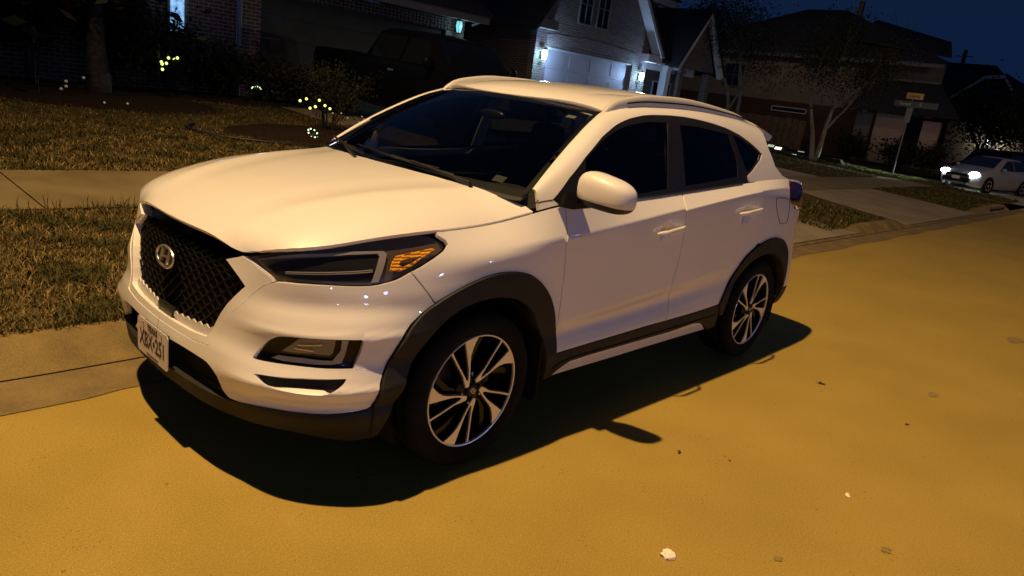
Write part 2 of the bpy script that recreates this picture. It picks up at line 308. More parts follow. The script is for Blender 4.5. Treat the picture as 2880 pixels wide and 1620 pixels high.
# ------------------------------------------------------------------ skin panels cut from the car's surfaces
def inpoly(P,L):
    L=np.asarray(L); x,y=P[:,0],P[:,1]; r=np.zeros(len(P),bool); j=len(L)-1
    for i in range(len(L)):
        xi,yi=L[i];xj,yj=L[j]; c=((yi>y)!=(yj>y))&(x<(xj-xi)*(y-yi)/((yj-yi) if yj!=yi else 1e-12)+xi); r^=c; j=i
    return r
def area2(L): L=np.asarray(L);x,y=L[:,0],L[:,1]; return .5*np.sum(x*np.roll(y,-1)-np.roll(x,-1)*y)
def smooth_loop(L,n=3):
    """rounds a coarse traced outline (Catmull-Rom) but keeps sharp corners"""
    L=[np.array(p,float) for p in L]; N=len(L); out=[]
    def corner(i):
        a=L[i]-L[i-1];b=L[(i+1)%N]-L[i]; c=np.dot(a,b)/(np.linalg.norm(a)*np.linalg.norm(b)+1e-12); return c<.72
    for i in range(N):
        p0,p1,p2,p3=L[i-1],L[i],L[(i+1)%N],L[(i+2)%N]
        m1=(p2-p1) if corner(i) else (p2-p0)/2; m2=(p2-p1) if corner((i+1)%N) else (p3-p1)/2
        d=np.linalg.norm(p2-p1); m1=m1*min(1,d*1.5/(np.linalg.norm(m1)+1e-9)); m2=m2*min(1,d*1.5/(np.linalg.norm(m2)+1e-9))
        for k in range(n):
            t=k/n; out.append((2*t**3-3*t*t+1)*p1+(t**3-2*t*t+t)*m1+(3*t*t-2*t**3)*p2+(t**3-t*t)*m2)
    return np.array(out)
def resample(L,step):
    out=[]
    for i in range(len(L)):
        a=L[i];b=L[(i+1)%len(L)]; n=max(1,int(np.ceil(np.linalg.norm(b-a)/step)))
        for k in range(n): out.append(a+(b-a)*k/n)
    return np.array(out)
def inset(L,g):
    if area2(L)<0: L=L[::-1]
    a=np.roll(L,1,0);b=np.roll(L,-1,0); t1=L-a;t2=b-L
    t1/=np.linalg.norm(t1,axis=1,keepdims=True)+1e-9;t2/=np.linalg.norm(t2,axis=1,keepdims=True)+1e-9
    n=np.stack([-(t1+t2)[:,1],(t1+t2)[:,0]],1); n/=np.linalg.norm(n,axis=1,keepdims=True)+1e-9
    return L+n*g
SCL={'B':(1,.083),'S':(1,.45),'HD':(1,1),'RF':(1,1),'WS':(.75,.8)}
FN={'B':B,'S':S,'HD':HD,'RF':RF,'WS':WS}
def snorm(f,u,v,P):
    e=2e-4; a=f(u+e,v)-f(u-e,v); b=f(u,v+e*4)-f(u,v-e*4); n=np.cross(a,b); n/=np.linalg.norm(n,axis=1,keepdims=True)+1e-12
    c=np.stack([np.clip(P[:,0],.9,3.7),0*P[:,1],np.full(len(P),.75)],1); s=np.sign(((P-c)*n).sum(1)); return n*s[:,None]
def piece(fn,loop,holes=(),off=0,gap=.0025,depth=.018,step=.022,sm=3,side=-1,hgap=None):
    """a cut-out of surface fn inside loop, minus holes: thick edge, exact normals.  returns V,F,N"""
    f=FN[fn];su,sv=SCL[fn]; sc=np.array([su,sv])
    loops=[]
    for k,Lp in enumerate([loop]+list(holes)):
        Q=smooth_loop(np.array(Lp,float)*sc,sm) if sm>1 else np.array(Lp,float)*sc
        Q=resample(Q,step); g=gap if k==0 else (hgap if hgap is not None else -gap)
        Q=inset(Q,g); loops.append(Q)
    A=np.concatenate(loops); lo=A.min(0);hi=A.max(0)
    xs=np.arange(lo[0],hi[0]+step,step); ys=np.arange(lo[1],hi[1]+step,step*.866)
    G=np.array([(x+(step/2 if j%2 else 0),y) for j,y in enumerate(ys) for x in xs])
    ok=inpoly(G,loops[0])
    for h in loops[1:]: ok&=~inpoly(G,h)
    G=G[ok]
    if len(G):
        d=np.min(np.hypot(G[:,None,0]-A[None,:,0],G[:,None,1]-A[None,:,1]),1); G=G[d>step*.55]
    ed=[];k=0
    for L in loops: n=len(L); ed+=[(k+i,k+(i+1)%n) for i in range(n)]; k+=n
    pts=[Vector(p) for p in np.concatenate([A,G])]
    r=geometry.delaunay_2d_cdt(pts,ed,[],0,1e-7)
    P2=np.array([tuple(p) for p in r[0]]); F=np.array(r[2],dtype=int) if len(r[2]) else np.zeros((0,3),int)
    F=np.array([t for t in r[2] if len(t)==3]); C=P2[F].mean(1); ok=inpoly(C,loops[0])
    for h in loops[1:]: ok&=~inpoly(C,h)
    F=F[ok]; uv=P2/sc
    P=f(uv[:,0],uv[:,1]); N=snorm(f,uv[:,0],uv[:,1],P); P=P+N*off
    a,b,c=P[F[:,0]],P[F[:,1]],P[F[:,2]]; fl=(np.cross(b-a,c-a)*N[F[:,0]]).sum(1)<0; F[fl]=F[fl][:,::-1]
    # edge skirt
    V=[P];NN=[N];FF=[list(map(int,t)) for t in F]; 
    cnt={}
    for t in F:
        for i in range(3): cnt[(t[i],t[(i+1)%3])]=1
    bd=[e for e in cnt if (e[1],e[0]) not in cnt]
    k=len(P)
    for (i,j) in bd:
        pi,pj=P[i],P[j]; ni,nj=N[i],N[j]; s_=np.cross(pj-pi,ni); s_/=np.linalg.norm(s_)+1e-12
        V.append(np.array([pi,pj,pj-nj*depth,pi-ni*depth])); NN.append(np.array([s_+.4*ni,s_+.4*nj,s_,s_])); FF.append([k+1,k,k+3,k+2]); k+=4
    V=np.concatenate(V);NN=np.concatenate(NN);NN/=np.linalg.norm(NN,axis=1,keepdims=True)+1e-12
    if side<0: V=V*[1,-1,1];NN=NN*[1,-1,1];FF=[t[::-1] for t in FF]
    return V,FF,NN
def joinp(*ps):
    V=[];F=[];N=[];k=0
    for v,f,n in ps: V.append(v);N.append(n);F+=[[i+k for i in t] for t in f];k+=len(v)
    return np.concatenate(V),F,np.concatenate(N)
def panel(name,m,parent,*ps):
    V,F,N=joinp(*ps); return mobj(name,V,F,m,parent,N=N)
def gridpiece(f,us,vs,side=1,off=0,flip=False):
    U,Vv=np.meshgrid(us,vs,indexing='ij'); n,m=U.shape; P=f(U.ravel(),Vv.ravel()); N=snorm(f,U.ravel(),Vv.ravel(),P); P=P+N*off
    F=[[i*m+j,(i+1)*m+j,(i+1)*m+j+1,i*m+j+1] for i in range(n-1) for j in range(m-1)]
    P0=P[F[len(F)//2]]; fl=(np.cross(P0[1]-P0[0],P0[2]-P0[0])*N[F[len(F)//2][0]]).sum()<0
    if fl: F=[t[::-1] for t in F]
    if side<0: P=P*[1,-1,1];N=N*[1,-1,1];F=[t[::-1] for t in F]
    return P,F,N
# ------------------------------------------------------------------ car materials
def glassmat(name,tint,refl=1.0,rough=.0):
    """thin glass: tinted see-through sheet with a Schlick reflection, the same from both sides"""
    m=bpy.data.materials.new(name); m.use_nodes=True; t=m.node_tree; t.nodes.clear(); N=t.nodes.new
    o=N('ShaderNodeOutputMaterial'); mx=N('ShaderNodeMixShader'); tr=N('ShaderNodeBsdfTransparent'); g=N('ShaderNodeBsdfGlossy'); ge=N('ShaderNodeNewGeometry')
    d=N('ShaderNodeVectorMath'); d.operation='DOT_PRODUCT'; ab=N('ShaderNodeMath'); ab.operation='ABSOLUTE'; s1=N('ShaderNodeMath'); s1.operation='SUBTRACT'; s1.inputs[0].default_value=1; pw=N('ShaderNodeMath'); pw.operation='POWER'; pw.inputs[1].default_value=5; ma=N('ShaderNodeMath'); ma.operation='MULTIPLY_ADD'; ma.inputs[1].default_value=.955; ma.inputs[2].default_value=.045
    tr.inputs[0].default_value=(*tint,1); g.inputs['Roughness'].default_value=rough; g.inputs['Color'].default_value=(refl,refl,refl,1)
    L=t.links.new; L(ge.outputs['Normal'],d.inputs[0]); L(ge.outputs['Incoming'],d.inputs[1]); L(d.outputs['Value'],ab.inputs[0]); L(ab.outputs[0],s1.inputs[1]); L(s1.outputs[0],pw.inputs[0]); L(pw.outputs[0],ma.inputs[0]); L(ma.outputs[0],mx.inputs[0])
    L(tr.outputs[0],mx.inputs[1]); L(g.outputs[0],mx.inputs[2]); L(mx.outputs[0],o.inputs[0]); return m
PAINT=mat('white_paint',(.80,.79,.78),.42,coat=1.0,spec=.4)
noisy(PAINT,(.775,.77,.775),(.81,.805,.81),scale=3.0,lo=.3,hi=.7)
CLAD=mat('grey_plastic_cladding',(.016,.0155,.015),.6,spec=.3)
noisy(CLAD,(.013,.0125,.012),(.020,.019,.018),scale=9,bump=.15,bscale=900,dist=.001)
BLK=mat('gloss_black',(.003,.003,.0035),.25,spec=.25,coat=.08); MATTE=mat('matte_black',(.008,.008,.008),.8,spec=.2); TRIM=mat('black_trim',(.012,.012,.012),.35)
SHELF=mat('silver_grille_shelf',(.55,.53,.52),.45,metal=.2); BLK2=mat('dark_grille_plastic',(.0025,.0025,.0025),.5,spec=.22); CHROME=mat('chrome',(.78,.76,.72),.30,metal=.9); SILVER=mat('satin_silver',(.58,.57,.56),.42,metal=.1,coat=.2); FRAME=mat('dark_silver_paint',(.42,.41,.41),.38,metal=.35,coat=.4)
ALLOY=mat('machined_alloy',(.85,.84,.82),.30,metal=.55); RUB=mat('tyre_rubber',(.008,.008,.008),.9,spec=.15); noisy(RUB,(.006,.006,.006),(.011,.0105,.010),scale=14)
WGL=glassmat('windscreen_glass',(.60,.63,.59)); SGL=glassmat('tinted_side_glass',(.15,.155,.145)); LENS=glassmat('clear_lens',(.95,.95,.95))
AMB=mat('amber_reflector',(.85,.42,.02),.45)
LHOUS=mat('lamp_housing',(.085,.068,.052),.30,coat=.3); LGUIDE=mat('light_guide',(.30,.285,.29),.25,coat=.5); REFL=mat('lamp_reflector',(.13,.13,.17),.2,coat=1)
REDL=mat('red_lens',(.22,.006,.012),.12,coat=1); DARKRED=mat('dark_red_lens',(.05,.004,.006),.1,coat=1)
INT=mat('dark_interior',(.022,.022,.023),.8); INTG=mat('grey_interior_trim',(.50,.48,.44),.8); SEAT=mat('black_cloth',(.018,.018,.02),.9)
PLATE=mat('plate_white',(.62,.58,.56),.5); INK=mat('plate_ink',(.05,.02,.03),.6)
DISC=mat('brake_disc',(.05,.045,.04),.5,metal=.7); MIRR=mat('mirror_glass',(.8,.8,.8),.02,metal=1)

CAR=empty('parked_car',(2.24,0,0),'white compact suv with black plastic wheel arches parked by the kerb in the foreground','car')
o_=OUT
def sm_open(L,n=4):
    L=[np.array(p,float) for p in L]; out=[]
    # light relaxation of the traced points, then Catmull-Rom
    M=[L[0]]+[(L[i-1]+2*L[i]+L[i+1])/4 for i in range(1,len(L)-1)]+[L[-1]]
    for i in range(len(M)-1):
        p0,p1,p2,p3=M[max(i-1,0)],M[i],M[i+1],M[min(i+2,len(M)-1)]
        for k in range(n):
            t=k/n; out.append(tuple(.5*((2*p1)+(p2-p0)*t+(2*p0-5*p1+4*p2-p3)*t*t+(3*p1-p0-3*p2+p3)*t**3)))
    return out+[tuple(M[-1])]
AO,AI,RO,RI=[sm_open(o_[k]) for k in ('arch_o','arch_i','archr_o','archr_i')]
def cut(L,f): return [p for p in L if f(p)]
GF,GM,GR=o_['gapF'],o_['gapM'],o_['gapR']; CT=o_['clad_top']; TOP=8.985
def ux(x): return float(u_of_x(x))
# bonnet: outline in plan; front edge rides on the nose skin
def bxy(u,v): p=B(np.array([u]),np.array([v]))[0]; return (p[0],p[1])
vh=lambda u: 8.45-.18*min(1,u/.39) if u<.39 else 8.27+(u-.39)/.089*.7
fr=[bxy(u,vh(u)) for u in np.linspace(0,.478,9)]
sideE=[bxy(u,8.985) for u in np.linspace(.50,ux(1.235),26)]
cowl=[(1.222,.79),(1.205,.77),(1.15,.70),(1.10,.60),(1.052,.45),(1.022,.30),(1.008,.15),(1.003,0)]
half=fr+sideE+cowl
loop=[(x,y) for x,y in half]+[(x,-y) for x,y in half[::-1] if y>1e-6]
panel('bonnet',PAINT,CAR,piece('HD',loop,gap=.0045,step=.03,side=1,sm=1,depth=.02))
V,F,N=gridpiece(HD,np.linspace(.22,1.1,22),np.linspace(-.62,.62,22),off=-.05); mobj('bonnet_liner',V,F,MATTE,CAR,N=N)
# roof
s_=np.linspace(0,1,12); re=[(1.78+.16*s*s,_ty(1.78+.16*s*s)*s*.995) for s in s_]; rs=[(x,_ty(x)*.995) for x in np.linspace(1.98,4.0,24)]
half=re+rs+[(4.07,.50),(4.11,.35),(4.13,0)]
loop=[(float(x),float(y)) for x,y in half]+[(float(x),-float(y)) for x,y in half[::-1] if y>1e-6]
panel('roof',PAINT,CAR,piece('RF',loop,gap=.0,step=.035,side=1,sm=1,depth=.02))
V,F,N=gridpiece(RF,np.linspace(1.86,4.0,20),np.linspace(-.56,.56,14),off=-.04); mobj('roof_lining',V,F,INTG,CAR,N=N)
# windscreen, black surround, scuttle panel, wipers
ws=piece('WS',[(-.985,.03),(-.5,.03),(0,.03),(.5,.03),(.985,.03),(.985,.5),(.985,.985),(.5,.985),(0,.985),(-.5,.985),(-.985,.985),(-.985,.5)],gap=0,step=.03,side=1,sm=1,depth=.006)
wsg=panel('windscreen',WGL,CAR,ws)
rim=[(-.999,.0),(-.5,.0),(0,.0),(.5,.0),(.999,.0),(.999,.5),(.999,1.0),(.5,1.0),(0,1.0),(-.5,1.0),(-.999,1.0),(-.999,.5)]
hole=[(-.93,.09),(-.5,.075),(0,.07),(.5,.075),(.93,.09),(.93,.5),(.92,.955),(.5,.94),(0,.93),(-.5,.94),(-.92,.955),(-.93,.5)]
panel('windscreen_border',TRIM,wsg,piece('WS',rim,[hole],gap=0,hgap=0,off=-.003,step=.03,side=1,sm=1,depth=.004))
nm=40; V=[];F=[]
for k in range(nm+1):
    s=-1+2*k/nm; a=abs(s); cy=.795*s; cx=np.interp(a*.795,[0,.15,.3,.45,.6,.70,.77,.79,.8],[1.003,1.008,1.022,1.052,1.10,1.15,1.205,1.222,1.235]); hz=HD(np.array([cx-.012]),np.array([cy]))[0][2]-.016
    p=WS(np.array([s*.995]),np.array([.05]))[0]
    V+=[(cx-.02,cy,hz-.004),((cx+p[0])/2,(cy+p[1])/2,(hz+p[2])/2-.02),(p[0],p[1],p[2]-.006)]
for k in range(nm): i=k*3; F+=[(i,i+1,i+4,i+3),(i+1,i+2,i+5,i+4)]
mobj('scuttle_panel',V,F,TRIM,CAR,smooth=True)
def onws(s,t,h=.018): 
    p=WS(np.array([s]),np.array([t])); n=snorm(WS,np.array([s]),np.array([t]),p); return Vector(p[0]+n[0]*h)
for (s0,t0,s1,t1,s2,t2) in ((-.72,-.02,-.28,.06,.36,.10),(.16,-.03,.48,.06,.90,.11)):
    a=MB(); P=[onws(s0,t0,.01),onws(s0+.02,t0+.02,.035),onws(s1,t1,.04)]; a.tube(P,[.012,.009,.006]); 
    a.tube([onws(s1-.30+.0,t1-.012,.02),onws(s1-.1,t1,.022),onws(s1+.2,(t1+t2)/2,.022),onws(s2,t2,.020)],.006,6)
    a.tube([onws(s1-.20+.0,t1-.0,.030),onws(s1,t1+.004,.032),onws(s1+.2,(t1+t2)/2,.030)],.005,6)
    a.build('wiper',TRIM,CAR)
# nose panels (both halves)
lg=o_['lowgrille'][:6]; WB=o_['wbottom']; GO=o_['grille_o'];GI=o_['grille_i']; HLp=o_['headlight']
hl_bot=[p for p in HLp if p[1]<7.72 and p[0]>.62]  # lower edge, outer to inner
hl_bot=sorted([p for p in HLp if p[1]<7.72 and p[0]>.62],key=lambda p:-p[0])
bumper_loop=[(0,3.05)]+[(lg[0][0],3.08),lg[1],lg[2],lg[3],lg[4],(.468,1.95),(.50,1.50)]+WB[1:]+[(.997,3.438),(1.03,4.277),(1.075,5.297),(1.146,5.846),(1.213,6.20)]+o_['bumpgap'][::-1][1:]+hl_bot[1:]+[(.585,7.13),(.528,6.47),(.465,5.80),(.427,5.38),(.399,4.88),(.384,4.22),(.371,4.09),(.257,3.93),(.148,3.90),(0,3.88)]
frame_loop=[(0,3.88),(.148,3.90),(.257,3.93),(.371,4.09),(.384,4.22),(.399,4.88),(.427,5.38),(.465,5.80),(.528,6.47),(.585,7.13),(.625,7.45),(.607,7.701),(.571,8.053),(.525,8.5),(.480,8.93),(.44,8.62),(.398,8.20)]+GI[1:]+[(.355,4.52),(.25,4.36),(.12,4.30),(0,4.28)]
fl2=[(u,min(v,vh(u)-.03) if u<.47 else v) for u,v in frame_loop]
grille_loop=[(0,4.30),(.12,4.32),(.25,4.38),(.352,4.55)]+GI[::-1][:-1]+[(.395,8.12),(.30,8.16),(.15,8.30),(0,8.36)]
low_loop=[(0,1.25),(.2,1.25),(.40,1.32),(.50,1.52),(.468,1.95),(.446,2.7),(.41,3.15),(.371,3.25),(.2,3.2),(0,3.12)]
val_loop=[(0,-.15),(.2,-.15),(.5,-.02),(.653,-.0),(.769,-.1),(.894,-.15),(1.005,-.15),(1.0,.9),(.982,2.2),(.966,1.86),(.949,1.80),(.9,1.84),(.826,1.885),(.753,1.91),(.662,1.84),(.591,1.695),(.508,1.44),(.42,1.28),(.2,1.2),(0,1.2)]
FOG,VENT=o_['fog'],o_['vent']
ps=[];pf=[];pg=[];pl=[];pv=[]
for sd in (-1,1):
    ps.append(piece('B',bumper_loop,[FOG,VENT],gap=.0025,side=sd,step=.018,sm=2,depth=.03,hgap=-.001))
    pf.append(piece('B',fl2,gap=.001,side=sd,step=.02,sm=1,off=-.003,depth=.045))
    pg.append(piece('B',grille_loop,gap=0,side=sd,step=.03,sm=1,off=-.05,depth=.01))
    pl.append(piece('B',low_loop,gap=0,side=sd,step=.03,sm=1,off=-.045,depth=.01))
    pv.append(piece('B',val_loop,gap=.001,side=sd,step=.02,sm=1,off=.004,depth=.03))
BUMP=panel('front_bumper',PAINT,CAR,*ps)
panel('lower_valance',CLAD,BUMP,*pv); panel('lower_grille',MATTE,BUMP,*pl)
GRL=panel('grille',MATTE,CAR,*pg); panel('grille_frame',PAINT,GRL,*pf)
def Bp(u,v,off=0,sd=-1):
    u=np.array([u],float);v=np.array([v],float); p=B(np.abs(u),v); n=snorm(B,np.abs(u),v,p); p=p+n*off; q=p[0]*[1,sd*(1 if u[0]>=0 else -1),1]; return Vector(q)
# diamond lattice of the grille
lat=MB(); gl=np.array(grille_loop+[(-u,v) for u,v in grille_loop[::-1]])
def clipseg(a,b):
    P=[np.array(a)+(np.array(b)-np.array(a))*t for t in np.linspace(0,1,60)]; I=inpoly(np.array(P),gl*[1,1]); out=[];cur=[]
    for p,i in zip(P,I):
        if i: cur.append(p)
        elif len(cur)>1: out.append(cur);cur=[]
        else: cur=[]
    if len(cur)>1: out.append(cur)
    return out
for k in range(-16,17):
    for sl in (-1,1):
        u0=k*.062
        for seg in clipseg((u0-sl*.34,3.6),(u0+sl*.34,9.0)): lat.tube([Bp(p[0],p[1],-.034) for p in seg[::3]+[seg[-1]]],.0048,5)
lat.build('grille_mesh',BLK2,GRL)
# small bright chips where the lattice bars cross
# emblem
def ellipse_plate(c,a,b,ax,up,nrm,th,ring,parent,name='emblem',m=CHROME,h=True):
    e=MB(); c=Vector(c);ax=Vector(ax);up=Vector(up);nrm=Vector(nrm)
    P=[c+ax*a*math.cos(t)+up*b*math.sin(t) for t in np.linspace(0,2*math.pi,49)[:-1]]
    e.tube(P+[P[0]],ring,8,cap=False)
    if h:
        for s in (-1,1):
            q=[(s*.40*a-.13*a,-.72*b),(s*.40*a+.08*a,-.66*b),(s*.40*a+.30*a,.66*b),(s*.40*a+.10*a,.74*b)]
            if s<0: q=[(x-.10*a,y) for x,y in q]
            else: q=[(x-.08*a,y) for x,y in q]
            e.prism([c+ax*x+up*y-nrm*ring for x,y in q],nrm*ring*1.7)
        q=[(-.42*a,-.14*b),(.36*a,-.02*b),(.44*a,.16*b),(-.36*a,.04*b)]; e.prism([c+ax*x+up*y-nrm*ring for x,y in q],nrm*ring*1.5)
    return e.build(name,m,parent,smooth=False)
ze=.775
em=ellipse_plate((-.002,0,.782),.078,.041,(0,-1,0),(.12,0,.993),(-.993,0,.12),.006,.0055,GRL)
base=MB(); P=[Vector((.012,0,.782))+Vector((0,-1,0))*.083*math.cos(t)+Vector((.12,0,.993))*.046*math.sin(t) for t in np.linspace(0,2*math.pi,33)[:-1]]; base.prism(P,Vector((-.012,0,.001))); base.build('emblem_backing',BLK,GRL)
sh=[(0,4.26),(.12,4.28),(.25,4.34),(.357,4.50),(.372,4.75)]+[(.366-.0,4.80)]
for k in range(8):
    u=.355-.047*k; sh+=[(u,5.02-.30*min(1,(.37-u)/.3)*1.0),(u-.0235,4.86-.30*min(1,(.37-u)/.3))]
sh=[p for p in sh if p[0]>0]+[(0,4.60)]
panel('grille_shelf',SHELF,GRL,*[piece('B',sh,gap=0,side=sd,step=.02,sm=1,off=-.024,depth=.006) for sd in (-1,1)])
# sensor box under the emblem
sb=MB(); sb.box((.022,0,.558),(.05,.13,.045)); sb.build('radar_cover',TRIM,GRL)
# licence plate
def text(name,s,size,M,m,parent,ext=.0006,sx=1.0,bold=0):
    c=bpy.data.curves.new(name,'FONT'); c.body=s; c.size=size; c.align_x='CENTER'; c.align_y='CENTER'; c.extrude=ext; c.offset=bold
    t=bpy.data.objects.new(name,c); me=bpy.data.meshes.new_from_object(t); bpy.data.objects.remove(t)
    me.transform(M@Matrix.Diagonal((sx,1,1,1))); me.materials.clear(); me.materials.append(m)
    o=bpy.data.objects.new(name,me); COL.objects.link(o); return par(o,parent)
pl_=MB(); y0,z0,x0=.1525,.076,-.052; r=.012
ol=[(-y0+r,-z0),(y0-r,-z0),(y0,-z0+r),(y0,z0-r),(y0-r,z0),(-y0+r,z0),(-y0,z0-r),(-y0,-z0+r)]
pl_.prism([(x0,y,.422+z) for y,z in ol],(.003,0,0)); 
PL=pl_.build('licence_plate',PLATE,CAR)
PM=lambda y,z:Matrix(((0,0,-1,x0-.001),(-1,0,0,y),(0,1,0,.422+z),(0,0,0,1)))
text('plate_lettering','TEXAS',.038,PM(0,.050),INK,PL,sx=.9,bold=.0006); text('plate_lettering','XBX\u2022251',.092,PM(.0,-.008),INK,PL,sx=.72,bold=.001)
text('plate_lettering','The Lone Star State',.014,PM(0,-.064),INK,PL)
for y in (-.09,.09): b=MB(); b.ball((x0-.004,y,.485),(.004,.006,.006)); b.build('plate_screw',CHROME,PL)
# lamps, skins per side
WHEEL=None
for sd in (-1,1):
    near=sd<0
    hl=panel('headlight',LHOUS,CAR,piece('B',HLp,gap=.002,side=sd,step=.025,sm=2,off=-.028,depth=.02))
    panel('lens',LENS,hl,piece('B',HLp,gap=.004,side=sd,step=.02,sm=2,off=-.001,depth=.004))
    panel('lamp_bowl',MATTE,hl,piece('B',o_['hl_black'],gap=.001,side=sd,step=.03,sm=1,off=-.026,depth=.01))
    panel('light_guide',LGUIDE,hl,piece('B',o_['hl_guide'],gap=.001,side=sd,step=.012,sm=1,off=-.018,depth=.01))
    Vi,Fi,Ni=piece('B',o_['hl_amber'],[o_['hl_amber_in']],gap=.001,side=sd,step=.0032,sm=1,off=-.004,depth=.012)
    fr_=(Vi[:,2]/.011)%1.0; Vi=Vi-Ni*(.0055*fr_)[:,None]; mobj('indicator',Vi,Fi,AMB,hl)
    d=MB()
    for (a,bq) in (((.66,8.0),(.97,8.0)),((.66,7.93),(.97,7.93))): d.tube([Bp(a[0]+(bq[0]-a[0])*t,a[1]+(bq[1]-a[1])*t,-.02,sd) for t in np.linspace(0,1,8)],.0022,5)
    d.build('chrome_strip',LGUIDE,hl)
    fg=panel('fog_lamp',BLK,CAR,piece('B',FOG,gap=0,side=sd,step=.02,sm=2,off=-.026,depth=.01))
    panel('fog_reflector',REFL,fg,piece('B',o_['fog_lens'],gap=.003,side=sd,step=.014,sm=1,off=-.020,depth=.012))
    fl=MB(); L=np.array(o_['fog_lens'])
    for a,b_ in (((.715,5.12),(.775,5.06)),((.725,5.28),(.80,5.36))):
        fl.tube([Bp(a[0]+(b_[0]-a[0])*t,a[1]+(b_[1]-a[1])*t,-.014,sd) for t in np.linspace(0,1,6)],.003,5)
    fl.build('reflector_rib',CHROME,fg)
    panel('fog_lens',LENS,fg,piece('B',o_['fog_lens'],gap=.001,side=sd,step=.02,sm=1,off=-.010,depth=.004))
    panel('running_light',LGUIDE,fg,piece('B',o_['fog_led'],gap=.001,side=sd,step=.012,sm=1,off=-.012,depth=.01))
    panel('bumper_vent',CLAD,CAR,piece('B',VENT,gap=0,side=sd,step=.03,sm=2,off=-.026,depth=.01))
    # fender
    tip=[(1.289,8.547),(1.283,8.649),(1.251,8.831),(1.213,8.975)]
    shut=[(u,8.985) for u in np.linspace(1.25,1.93,10)]
    fen=shut+[(1.966,8.985)]+GF[1:]+[(1.992,1.75)]+cut(AO[4:],lambda p:p[0]>1.235)+[(1.218,6.24)]+o_['bumpgap'][::-1][:3]+[(1.111,7.741),(1.157,7.912),(1.213,8.166),(1.271,8.423)]+tip[:3]
    panel('front_wing',PAINT,CAR,piece('B',fen,gap=.003,side=sd,sm=1,step=.02,depth=.02))
    fd=GF[::-1]+[(1.966,8.99),(2.3,8.995),(2.65,8.995),(2.995,8.99)]+GM[1:-1]+[(3.0,1.985)]+CT[1:3][::-1]
    fd=[GF[-1]]+[(2.338,2.03),(2.781,2.045),(3.0,1.985)]+GM[1:-1][::-1]+[(2.992,8.99),(2.65,8.995),(2.3,8.995),(1.966,8.99)]+GF[1:-1]
    DF=panel('front_door',PAINT,CAR,piece('B',fd,gap=.0036,side=sd,sm=1,step=.016,depth=.02))
    rd=[(3.0,1.985),(3.31,1.998)]+cut(RO,lambda p:p[0]<4.0)+[(4.018,6.0)]+GR[::-1][1:-1]+[(3.905,8.99),(3.5,8.995),(2.998,8.99)]+GM[1:-1]
    DR=panel('rear_door',PAINT,CAR,piece('B',rd,gap=.0036,side=sd,sm=1,step=.016,depth=.02))
    for D_,wn,(ha,hb) in ((DF,'glassF',o_['handle1']),(DR,'glassR',o_['handle2'])):
        panel('door_window',SGL,D_,piece('S',o_[wn],gap=-.002,side=sd,sm=2,step=.03,off=-.008,depth=.004))
        cu=CUPS[:]; CUPS[:]=[]; A0=Bp(ha[0],ha[1],.004,sd); A1=Bp(hb[0]+.0,hb[1],.004,sd); CUPS[:]=cu; V=[];F=[]
        for i in range(15):
            t=i/14; c0=A0.lerp(A1,t)+Vector((0,sd*(.006+.030*min(1,5*min(t,1-t)+.05)),.004*math.sin(t*3))); e=min(1,6*min(t,1-t)+.35); h=(.0135 if t<.66 else .0155)*e; th=.009*e
            for k in range(10):
                an=2*math.pi*k/10; V.append(c0+Vector((0,sd*math.copysign(abs(math.cos(an))**.7,math.cos(an))*th,math.copysign(abs(math.sin(an))**.7,math.sin(an))*h)))
        for i in range(14):
            for k in range(10): q=(i*10+k,i*10+(k+1)%10,(i+1)*10+(k+1)%10,(i+1)*10+k); F.append(q if sd>0 else q[::-1])
        F+=[tuple(range(10)),tuple(range(140,150))]
        mobj('door_handle',V,F,PAINT,D_,smooth=True)
    # quarter panel, pillars and roof side: one skin over both surfaces
    qp=[(3.908,8.999)]+GR[1:]+[(4.018,6.0)]+cut(RO,lambda p:p[0]>4.03 and p[1]>5.5)+[(4.585,5.4),(4.565,6.2),(4.53,6.95),(4.443,7.02),(4.398,7.154),(4.395,8.265),(4.43,8.999)]
    dl=o_['dlo']; sf=[(ux(1.262),.995)]+[(u,1.0) for u in np.linspace(ux(1.3),4.14,30)]+[(4.150,.6),(4.140,.40),(4.148,.30),(4.21,.115),(4.311,.03),(4.42,.0),(4.2,0),(3.86,0),(3.805,.044)]+dl[::-1][1:]+[(1.93,.0),(ux(1.262),.0)]
    QP=panel('side_frame',PAINT,CAR,piece('B',qp,gap=.0,side=sd,sm=1,step=.02,depth=.02),piece('S',sf,gap=.0,side=sd,sm=1,step=.02,depth=.02))
    pgp=MB(); pt=S(np.array([ux(1.263),1.80,1.84,1.896]),np.array([.25,.20,.16,.103])); pgp.tube([Vector(q)*1 if sd>0 else Vector((q[0],-q[1],q[2])) for q in pt],.0022,5); pgp.build('pillar_gap',MATTE,QP)
    fu=o_['fuel']; fm=MB(); fm.tube([Bp(u,v,.0006,sd) for u,v in fu+[fu[0]]],.0022,5)
    if near: fm.build('fuel_flap_gap',MATTE,QP)
    dt=dl+[(3.80,0.0),(3.4,0.0),(2.9,0.0),(2.4,0.0),(1.95,0.0)]
    TR=panel('window_trim',TRIM,CAR,piece('S',dt,[o_['glassF'],o_['glassR'],o_['glassQ']],gap=.0,side=sd,sm=1,step=.02,off=-.003,depth=.012,hgap=.0))
    panel('quarter_window',SGL,TR,piece('S',o_['glassQ'],gap=-.002,side=sd,sm=2,step=.03,off=-.008,depth=.004))
    panel('pillar_lining',INTG,CAR,piece('S',[(2.93,.03),(3.03,.03),(3.05,.60),(2.96,.60)],gap=0,side=sd,sm=1,step=.04,off=-.045,depth=.01),piece('S',[(ux(1.3),.5),(2.1,.52),(2.3,.60),(3.9,.60),(3.9,.95),(2.3,.95),(ux(1.5),.95)],gap=0,side=sd,sm=1,step=.06,off=-.045,depth=.01))
